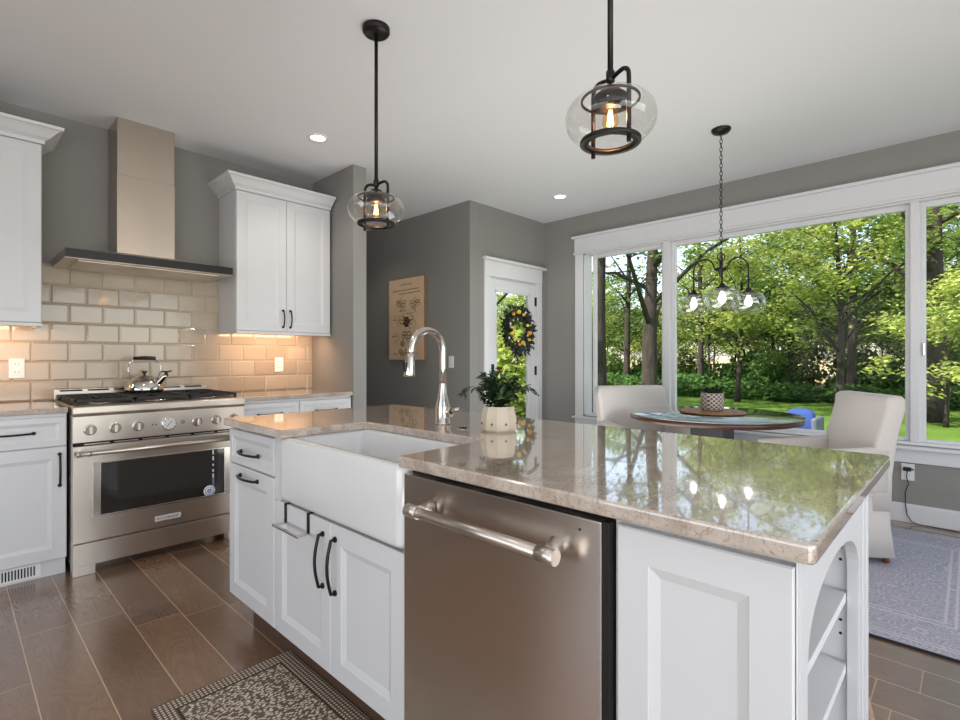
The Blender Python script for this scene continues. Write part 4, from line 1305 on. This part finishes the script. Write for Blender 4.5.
p = nd(nt, 'BsdfPrincipled', {'Base Color': mix_(nt, mask, S(108, 90, 84), S(214, 206, 198)), 'Roughness': 0.5})
nt.links.new(p.outputs[0], out.inputs[0])
M['lattice'] = m
obj('flower_pot', MB().lathe([(0.0, .7862), (0.070, .7862), (0.080, .796), (0.082, .850), (0.080, .912), (0.076, .919), (0.070, .919), (0.069, .905), (0.0, .905)], (TX, TY, 0), 32), M['lattice'], tp)
mb = MB()
rnd = random.Random(5)
for k in range(110):
    a = rnd.random() * 6.28
    r0 = rnd.random() * .055
    d = V(math.cos(a), math.sin(a), rnd.uniform(.2, 1.6))
    leaf_quad(mb, V(TX + math.cos(a) * r0, TY + math.sin(a) * r0, .905 + rnd.random() * .03), d, V(0, 0, 1), .035 + rnd.random() * .035, .02)
obj('foliage', mb, M['leafdark'], tp, flip=False)

def soft_block(x0, x1, y0, y1, z0, z1, bev):
    b = MB().box(x0, x1, y0, y1, z0, z1, bev, 4)
    for f in b.bm.faces: f.smooth = True
    return b

def make_chair():
    """upholstered arm chair, facing +Y, rear edge at y=0"""
    t = thing('dining_chair', None, 'chair', (0, 0, 0), 'upholstered dining chairs at the round table')
    hw = .265
    mb = soft_block(-hw + .002, hw - .002, .02, .52, .36, .485, .035)
    obj('seat', mb, M['fabric'], t)
    mb = MB()   # skirt falling to just above the floor
    L = []
    for z, i in ((.040, -.014), (.20, .0), (.375, .006)):
        L.append(rrect(-hw + i, hw - i, .0 + i, .515 - i, z, .03, 4))
    mb.loft(L, True, True, True)
    obj('skirt', mb, M['fabric'], t)
    mb = MB()
    L = []
    for z, yo, wd, th in ((.30, .0, hw, .12), (.50, -.004, hw, .12), (.70, -.030, hw + .003, .115), (.88, -.076, hw + .006, .105), (.935, -.078, hw + .003, .10), (.953, -.083, hw - .012, .075), (.957, -.085, hw - .03, .045)):
        L.append(rrect(-wd, wd, yo + (.12 - th) / 2, yo + (.12 + th) / 2, z, .025 if th > .1 else .02, 4))
    mb.loft(L, True, True, True)
    obj('backrest', mb, M['fabric'], t)
    for s in (-1, 1):
        xa, xb = sorted((s * (hw + .004), s * (hw - .058)))
        mb = MB()
        L = []
        for y, zt in ((.03, .668), (.20, .652), (.42, .640), (.50, .636), (.520, .622)):
            L.append([V(xa + .006, y, .40), V(xb - .006, y, .40), V(xb, y, .42), V(xb, y, zt - .02), V(xb - .012, y, zt - .004), V((xa + xb) / 2, y, zt), V(xa + .012, y, zt - .004), V(xa, y, zt - .02), V(xa, y, .42)])
        mb.loft(L, True, True, True)
        obj('arm', mb, M['fabric'], t)
    for sx in (-1, 1):
        for y in (.04, .47):
            mb = MB().tube([(sx * .225, y, .12), (sx * .235, y + (-.02 if y < .2 else .01), 0.0)], [.024, .017], 10)
            obj('leg', mb, M['legwood'], t)
    return t
ch0 = make_chair()
ch0.location = (3.935, 0.475, 0.0095)
# local +Y (facing) must map to (-.83,.55)
ch0.rotation_euler = (0, 0, math.atan2(0.80, -0.60) - PI / 2)
ch0['label'] = 'pale upholstered armchair at the right of the glass table, nearest the window outlet'
copy_tree(ch0, (4.215, 2.180, 0.0095), math.atan2(-.83, -.55) - PI / 2, (1.22, 1, .97), 'pale upholstered armchair left of the glass table, in the corner by the door')

# ------------------------------------------------------------------ lamps
def recessed(x, y, label):
    t = thing('recessed_light', label, 'ceiling light', (x, y, CH), 'recessed ceiling lights')
    obj('trim_ring', MB().lathe([(0.074, CH - .0005), (0.072, CH - .006), (0.052, CH - .007), (0.050, CH - .002)], (x, y, 0), 28), M['plastic'], t)
    obj('lens', MB().lathe([(0.050, CH - .003), (0.0, CH - .003)], (x, y, 0), 28), M['downlight'], t)
recessed(1.822, 3.334, 'recessed ceiling light left of the pendant over the far end of the island')
recessed(4.104, 2.864, 'recessed ceiling light by the corner of door and window')
for (x, y, e) in ((1.822, 3.334, 14), (4.104, 2.864, 10), (2.86, 4.75, 9), (0.35, 2.2, 12), (0.1, 0.2, 10), (2.9, -.9, 10), (-1.4, 1.2, 12), (-1.2, -1.4, 12), (1.2, -1.6, 12)):  # spots at the visible fixtures and in the hall; the others are added fill
    light('ceiling_spot', 'SPOT', (x, y, CH - .012), e, (1.0, .93, .84), (0, 0, -1), spot_size=math.radians(125), spot_blend=.6, shadow_soft_size=.05)

def make_pendant():
    """z=0 at the glass centre, ceiling at +0.858"""
    t = thing('pendant_lamp', None, 'pendant lamp', (0, 0, 0), 'glass pendants over the island')
    top = CH - 1.885
    obj('ceiling_canopy', MB().lathe([(0.0, top - .030), (0.058, top - .028), (0.064, top - .020), (0.064, top - .0005)], n=32), M['bronze'], t)
    obj('rod', MB().cyl((0, 0, .096), (0, 0, top - .028), .0085, 12).lathe([(.0085, .142), (.013, .139), (.013, .108), (.0085, .105)], n=12), M['bronze'], t)
    mb = MB()
    R_ = .0725
    for s in (-1, 1):
        pts = [V(0, s * R_, -.092), V(0, s * R_, .088)] + [V(0, s * (R_ - .026 + .026 * math.cos(a)), .098 + .026 * math.sin(a)) for a in [i * PI / 12 for i in range(1, 7)]] + [V(0, s * .030, .122), V(0, 0, .114)]
        mb.tube(pts, .0065, 8)
    obj('yoke', mb, M['bronze'], t)
    mb = MB().lathe([(.082, .052), (.086, .053), (.086, .058), (.082, .059), (.080, .059), (.080, .052), (.082, .052)], n=40)
    obj('top_ring', mb, M['bronze'], t)
    mb = MB().lathe([(.086, -.074), (.088, -.072), (.088, -.063), (.084, -.061), (.066, -.061), (.065, -.074), (.086, -.074)], n=40)
    obj('bottom_ring', mb, M['bronze'], t)
    mb = MB().lathe([(.0, .098), (.012, .097), (.028, .088), (.034, .072), (.048, .066), (.048, .061), (.030, .060), (.026, .050), (.044, .044), (.046, .034), (.024, .028), (.0, .028)], n=32)
    obj('socket_cup', mb, M['bronze'], t)
    mb = MB()
    prof = []
    for i in range(23):
        a = math.radians(62 - i * 124 / 22)
        prof.append((.054 + .078 * math.cos(a), .060 * math.sin(a) / math.sin(math.radians(62))))
    mb.lathe(prof, n=48)
    obj('glass_globe', mb, M['globe'], t)
    mb = MB().lathe([(.013, .034), (.014, .022), (.022, .006), (.025, -.010), (.018, -.030), (.0, -.038)], n=20)
    bl = obj('bulb', mb, M['bulbglass'], t)
    mb = MB()
    for k in range(6):
        a = k * PI / 3
        c_, s_ = math.cos(a), math.sin(a)
        mb.tube([(c_ * .004, s_ * .004, .024), (c_ * .009, s_ * .009, -.020)], .0013, 5)
    obj('filament', mb, M['filament'], bl)
    return t
p0 = make_pendant()
p0.location = (1.408, 2.030, 1.885)
p0.rotation_euler = (0, 0, 0.22)
p0['label'] = 'bronze and glass pendant over the far end of the island, its ceiling canopy in view'
copy_tree(p0, (1.352, 0.765, 1.885), -0.28, None, 'bronze and glass pendant nearest the camera, largest of the two')
for p in ((1.408, 2.030, 1.873), (1.352, .765, 1.873)):
    light('pendant_bulb_light', 'POINT', p, 2.2, (1.0, .62, .30), shadow_soft_size=.012)

CX, CY = 3.657, 1.229
cd = thing('chandelier', 'three arm chandelier with clear glass globes on a chain over the round table', 'chandelier', (CX, CY, CH))
obj('ceiling_canopy', MB().lathe([(0.0, CH - .040), (0.02, CH - .034), (0.050, CH - .026), (0.062, CH - .012), (0.062, CH - .0005)], (CX, CY, 0), 28), M['bronze'], cd)
mb = MB()
z = CH - .042
k = 0
while z > 1.90:
    pts = []
    for i in range(12):
        a = 2 * PI * i / 12
        u, v = math.cos(a) * .0085, math.sin(a) * .017
        pts.append(V(CX + (u if k % 2 == 0 else 0), CY + (0 if k % 2 == 0 else u), z - .014 + v))
    mb.tube(pts, .0023, 5, closed=True)
    z -= .0275
    k += 1
obj('chain', mb, M['bronze'], cd)
mb = MB()
mb.tube([V(CX + math.cos(a) * .026 * .69, CY - math.cos(a) * .026 * .72, 1.872 + math.sin(a) * .026) for a in [i * PI / 10 for i in range(20)]], .004, 6, closed=True)
mb.lathe([(.0, 1.850), (.010, 1.848), (.012, 1.80), (.040, 1.795), (.045, 1.785), (.014, 1.772), (.010, 1.74), (.0, 1.735)], (CX, CY, 0), 20)
obj('hub', mb, M['bronze'], cd)
th0 = math.atan2(-CY, -CX) + .03
for k in range(3):
    a = th0 + k * 2 * PI / 3
    D = V(math.cos(a), math.sin(a), 0)
    C0 = V(CX, CY, 0)
    mb = MB()
    pts = [C0 + D * .02 + V(0, 0, 1.785), C0 + D * .045 + V(0, 0, 1.80)] + [C0 + D * (.125 - .075 * math.cos(t)) + V(0, 0, 1.80 + .072 * math.sin(t)) for t in [PI * i / 14 for i in range(1, 15)]] + [C0 + D * .200 + V(0, 0, 1.66)]
    mb.tube(pts, .0055, 8)
    ar = obj('arm', mb, M['bronze'], cd)
    g = C0 + D * .200
    mb = MB().lathe([(.006, 1.668), (.016, 1.664), (.018, 1.648), (.040, 1.640), (.043, 1.625), (.030, 1.622), (.020, 1.615), (.0, 1.612)], (g.x, g.y, 0), 20)
    obj('socket_cup', mb, M['bronze'], ar)
    prof = []
    for i in range(20):
        t = math.radians(58 - i * 118 / 19)
        prof.append((.030 + .077 * math.cos(t), 1.562 + .068 * math.sin(t) / math.sin(math.radians(60))))
    obj('glass_globe', MB().lathe(prof, (g.x, g.y, 0), 36), M['bubble'], ar)
    obj('bulb', MB().lathe([(.010, 1.614), (.014, 1.60), (.022, 1.580), (.025, 1.562), (.018, 1.543), (.0, 1.535)], (g.x, g.y, 0), 18), M['bulbwhite'], ar)

# ------------------------------------------------------------------ wreath on the door
wc = V(4.255, YD - .045, 1.475)
wr = thing('lemon_wreath', 'dark leafy wreath with lemons hanging on the glass door', 'wreath', wc)
rnd = random.Random(8)
mb = MB().tube([wc + V(math.cos(a) * .175, .0, math.sin(a) * .175) for a in [i * PI / 16 for i in range(32)]], .016, 8, closed=True)
obj('twig_ring', mb, M['bark'], wr)
mb = MB()
for k in range(620):
    a = rnd.random() * 2 * PI
    rr = .175 + rnd.gauss(0, .038)
    p = wc + V(math.cos(a) * rr, rnd.uniform(-.03, .012), math.sin(a) * rr)
    d = V(math.cos(a + rnd.uniform(-1.6, 1.6)), rnd.uniform(-.6, .05), math.sin(a + rnd.uniform(-1.6, 1.6)))
    leaf_quad(mb, p, d, V(rnd.uniform(-.5, .5), -1, rnd.uniform(-.5, .5)), .055 + rnd.random() * .035, .028)
obj('leaves', mb, M['leafwreath'], wr, flip=False)
for k in range(11):
    a = k * 2 * PI / 11 + rnd.uniform(-.15, .15)
    rr = .165 + rnd.uniform(-.04, .04)
    c_ = wc + V(math.cos(a) * rr, -.042, math.sin(a) * rr)
    big = k % 3 == 0
    mb = MB().sphere(c_, .025 if big else .018, 1.25, 1, 1, 12, 8)
    obj('lemon' if k % 4 else 'orange', mb, M['lemon'] if k % 4 else M['orange'], wr)
for k in range(8):
    a = k * 2 * PI / 8 + .4
    rr = .165 + rnd.uniform(-.05, .05)
    c_ = wc + V(math.cos(a) * rr, -.045, math.sin(a) * rr)
    mb = MB()
    for j in range(6):
        b_ = j * PI / 3
        leaf_quad(mb, c_, V(math.cos(b_), -.4, math.sin(b_)), V(0, -1, 0), .020, .014)
    obj('blossom', mb, M['blossom'], wr, flip=False)

# ------------------------------------------------------------------ outdoors
GZ = -0.45
structure('lawn', MB().box(4.96, 27, -30, 40, GZ - .1, GZ).box(-10, 4.96, 3.80, 40, GZ - .1, GZ), M['lawn'])
structure('field', MB().box(27, 420, -300, 400, GZ - .16, GZ - .02), M['field'])
o = obj('patio', MB().box(3.75, 6.6, 3.72, 6.6, GZ, -0.06, .01), M['patio']); o['kind'] = 'structure'
o = obj('added_porch_roof', MB().box(3.73, 5.6, 3.72, 5.6, 2.55, 2.70), M['trim']); o['kind'] = 'structure'  # unseen roof added to keep sun out of the door glass
o = obj('porch_post', MB().box(5.42, 5.56, 5.42, 5.56, -0.0599, 2.5499, .006), M['trim']); o['kind'] = 'structure'
o = obj('added_rear_eave', MB().box(-5.2, -2.96, -3.2, 6.5, 2.78, 2.95), M['trim']); o['kind'] = 'structure'  # unseen eave added to block sun at the opening behind the camera
o = obj('added_roof_eave', MB().box(4.951, 5.50, -3.2, 3.7, 2.78, 2.95), M['trim']); o['kind'] = 'structure'  # unseen overhang added to stop sun entering the big window

def tree_meshes(seed, H, r0, n_br, clusters, leaves, crown0, spread, lsize, bend=0.3, csize=.6):
    rnd = random.Random(seed)
    tr, fo = MB(), MB()
    pts, rad = [], []
    n = 12
    ph = rnd.random() * 6
    for i in range(n + 1):
        t = i / n
        pts.append(V(math.sin(t * 3 + ph) * bend * t - math.sin(ph) * 0, math.cos(t * 2.3 + ph) * bend * t, H * t))
        rad.append(r0 * (1.25 if i == 0 else 1) * (1 - .78 * t))
    tr.tube(pts, rad, 10)
    tips = []
    for k in range(n_br):
        t = crown0 + (1 - crown0) * (k + rnd.random()) / n_br
        t = min(t, .98)
        i = min(int(t * n), n - 1)
        p = pts[i].lerp(pts[i + 1], t * n - i)
        a = k * 2.4 + rnd.random()
        L = spread * (0.55 + .6 * rnd.random()) * (1.15 - .55 * t)
        d = V(math.cos(a), math.sin(a), .25 + .7 * rnd.random())
        m1 = p + d * L * .5 + V(0, 0, .1 * L)
        e = p + d * L
        rb = r0 * (1 - .78 * t) * .45
        tr.tube([p, m1, e], [rb, rb * .6, rb * .2], 6)
        for j in range(3):
            s = m1.lerp(e, rnd.random())
            q = s + V(rnd.uniform(-1, 1), rnd.uniform(-1, 1), rnd.uniform(-.3, .8)) * L * .4
            tr.tube([s, q], [rb * .3, rb * .1], 4)
            tips += [q]
        tips += [e, m1]
    for k in range(clusters):
        c = rnd.choice(tips) + V(rnd.gauss(0, .3), rnd.gauss(0, .3), rnd.gauss(0, .25))
        cs = csize * (.6 + .8 * rnd.random())
        for j in range(leaves):
            p = c + V(rnd.gauss(0, cs * .5), rnd.gauss(0, cs * .5), rnd.gauss(0, cs * .28))
            d = V(rnd.uniform(-1, 1), rnd.uniform(-1, 1), rnd.uniform(-.6, .3))
            nn = V(rnd.uniform(-.6, .6), rnd.uniform(-.6, .6), 1)
            s = lsize * (.6 + .8 * rnd.random())
            d.normalize()
            sd = d.cross(nn).normalized() * s * .38
            bm = fo.bm
            bm.faces.new([bm.verts.new(v) for v in (p, p + d * s * .5 + sd, p + d * s, p + d * s * .5 - sd)])
    return tr, fo

GRP = 'trees of the wood beyond the lawn'
LAB = ['tall thin crowned green tree in the wood beyond the lawn',
       'mid height deep green leafy tree in the wood beyond the lawn',
       'short yellow green leafy tree in the wood beyond the lawn']
protos = []
for i, (args, lm) in enumerate((
        (dict(seed=1, H=12, r0=.15, n_br=16, clusters=42, leaves=60, crown0=.22, spread=3.0, lsize=.15), 'leafA'),
        (dict(seed=2, H=6.3, r0=.08, n_br=18, clusters=88, leaves=80, crown0=.13, spread=2.3, lsize=.15), 'leafB'),
        (dict(seed=3, H=5.6, r0=.05, n_br=18, clusters=95, leaves=80, crown0=.15, spread=1.9, lsize=.13), 'leafC'))):
    tr, fo = tree_meshes(**args)
    t = thing('tree', LAB[i], 'tree', (0, 0, 0), GRP)
    obj('trunk', tr, M['bark'], t)
    obj('foliage', fo, M[lm], t, flip=False)
    protos.append(t)
rnd = random.Random(21)
spots = []
for row, (x0, kinds) in enumerate(((24.3, (2, 1, 2, 0)), (27.0, (0, 1, 2, 1)), (30.5, (2, 1, 2)), (34.0, (1, 1, 2)), (46.0, (1, 1, 0)), (52.0, (1, 2)))):
    y = -7 + rnd.random() * 2
    if x0 > 40: y = -4
    while y < (25 if x0 < 40 else 42):
        spots.append((x0 + rnd.uniform(-.9, .9), y, rnd.choice(kinds)))
        y += (2.2 if x0 < 40 else 2.6) + rnd.random() * 1.6
used = set()
for (x, y, k) in spots:
    if 11.0 < y < 19 and x < 40 and rnd.random() < .5: continue
    s = .85 + rnd.random() * .35
    if k not in used:
        used.add(k)
        o = protos[k]
        o.location = (x, y, GZ)
        o.rotation_euler = (0, 0, rnd.random() * 6.28)
    else:
        copy_tree(protos[k], (x, y, GZ), rnd.random() * 6.28, s)
# trees that stand out
def named_tree(x, y, label, lm, **kw):
    tr, fo = tree_meshes(**kw)
    t = thing('tree', label, 'tree', (x, y, GZ))
    tr.xf(Matrix.Translation((x, y, GZ))); fo.xf(Matrix.Translation((x, y, GZ)))
    obj('trunk', tr, M['bark'], t)
    obj('foliage', fo, M[lm], t, flip=False)
named_tree(13.3, 7.85, 'thick leaning grey trunk at the left edge of the left window pane', 'leafB', seed=31, H=12, r0=.23, n_br=10, clusters=32, leaves=70, crown0=.38, spread=3.4, lsize=.13, bend=.55)
named_tree(14.2, 6.75, 'thick ivy-dark trunk in the left window pane just left of the mullion', 'leafB', seed=32, H=9, r0=.25, n_br=14, clusters=46, leaves=70, crown0=.18, spread=3.0, lsize=.13, bend=.3)
named_tree(17.5, 0.75, 'tall dark trunk in the right window pane', 'leafA', seed=33, H=13, r0=.26, n_br=12, clusters=90, leaves=80, crown0=.20, spread=3.4, lsize=.13, bend=.35)
named_tree(19.5, 3.0, 'large yellow green maple at the right of the middle pane', 'leafC', seed=34, H=7.0, r0=.13, n_br=24, clusters=105, leaves=80, crown0=.22, spread=2.9, lsize=.14, bend=.3)

named_tree(20.5, 6.3, 'yellow green maple seen behind the chandelier globes', 'leafC', seed=36, H=6.4, r0=.10, n_br=22, clusters=75, leaves=80, crown0=.22, spread=2.5, lsize=.14, bend=.3)
named_tree(16.3, 0.42, 'bright young tree filling the lower half of the right window pane', 'leafC', seed=35, H=3.3, r0=.05, n_br=16, clusters=60, leaves=70, crown0=.22, spread=1.35, lsize=.11, bend=.15, csize=.4)

def shrub_mesh(seed, n, R, H, ls):
    rnd = random.Random(seed)
    fo = MB()
    for k in range(n):
        a = rnd.random() * 6.28
        r = R * math.sqrt(rnd.random())
        h = H * rnd.random() * (1 - (r / R) ** 2 * .6)
        p = V(math.cos(a) * r, math.sin(a) * r, h)
        d = V(rnd.uniform(-1, 1), rnd.uniform(-1, 1), rnd.uniform(-.2, .8)).normalized()
        nn = V(rnd.uniform(-.7, .7), rnd.uniform(-.7, .7), 1)
        s = ls * (.6 + .8 * rnd.random())
        sd = d.cross(nn).normalized() * s * .35
        bm = fo.bm
        bm.faces.new([bm.verts.new(v) for v in (p, p + d * s * .5 + sd, p + d * s, p + d * s * .5 - sd)])
    st = MB()
    for k in range(6):
        a = k * 1.05
        st.tube([(0, 0, 0), (math.cos(a) * R * .3, math.sin(a) * R * .3, H * .5), (math.cos(a) * R * .55, math.sin(a) * R * .55, H * .8)], [.03, .02, .006], 5)
    return fo, st
fo, st_ = shrub_mesh(41, 1500, 1.35, 1.1, .2)
sp = thing('shrub', 'low dark green shrub along the foot of the wood', 'shrub', (0, 0, 0), 'shrubs along the foot of the wood')
obj('foliage', fo, M['leafD'], sp, flip=False)
obj('stems', st_, M['bark'], sp)
y = -5.0
first = True
while y < 22:
    x = 23.0 + rnd.uniform(-.4, .5)
    s = .8 + rnd.random() * .4
    if first:
        sp.location = (x, y, GZ); first = False
    else:
        copy_tree(sp, (x, y, GZ), rnd.random() * 6.28, (s, s, s * (.55 + .35 * rnd.random())))
    y += 1.6 + rnd.random() * .7
for xb, gap in ((28.5, 3.2), (36.0, 3.4)):
    y = -3.0
    while y < 28:
        copy_tree(sp, (xb + rnd.uniform(-1, 1), y, GZ), rnd.random() * 6.28, (1.1, 1.1, 1.1 + rnd.random() * .9), 'taller leafy thicket inside the wood, behind the first row of trees')
        y += gap * (.7 + rnd.random() * .6)
fo, st_ = shrub_mesh(43, 4200, 1.7, 2.3, .2)
for q in fo.bm.verts: q.co += V(8.4, 7.3, GZ)
for q in st_.bm.verts: q.co += V(8.4, 7.3, GZ)
bsh = thing('shrub', 'bright yellow green bush behind the glass door', 'shrub', (8.4, 7.3, GZ))
obj('foliage', fo, M['leafC'], bsh, flip=False)
obj('stems', st_, M['bark'], bsh)
for q, (x, y, lab) in enumerate(((13.5, 12.6, 'tall tree seen high through the glass door above the wreath'), (10.5, 11.2, 'second tree seen through the glass door behind the bright bush'))):
    named_tree(x, y, lab, 'leafA', seed=51 + q, H=9, r0=.16, n_br=14, clusters=80, leaves=46, crown0=.2, spread=2.6, lsize=.22)

# blue patio lounge seen over the table edge
pl = thing('patio_chair', 'blue cushioned patio chair on the lawn behind the glass table', 'patio chair', (9.14, 1.93, GZ))
CC = Matrix.Translation((9.14, 1.93, GZ))
b = MB()
b.loft([rrect(.02 + k, .20 + k, -.19, .19, z, .05, 4) for z, k in ((.43, 0.0), (.60, .03), (.76, .06))] + [rrect(.10, .25, -.15, .15, .81, .05, 4), rrect(.14, .24, -.09, .09, .835, .04, 4)], True, True, True)
b.xf(CC)
obj('back_cushion', b, M['bluefabric'], pl)
b = soft_block(-.30, .04, -.20, .20, .34, .45, .04); b.xf(CC)
obj('seat_cushion', b, M['bluefabric'], pl)
for sy in (-1, 1):
    b = soft_block(-.30, .26, min(sy * .22, sy * .30), max(sy * .22, sy * .30), .30, .74, .035); b.xf(CC)
    obj('arm', b, M['greyfabric'], pl)
for sx in (-1, 1):
    for sy in (-1, 1):
        obj('leg', MB().cyl((9.14 + sx * .2, 1.93 + sy * .24, GZ), (9.14 + sx * .2, 1.93 + sy * .24, GZ + .43), .02, 8), M['greyfabric'], pl)
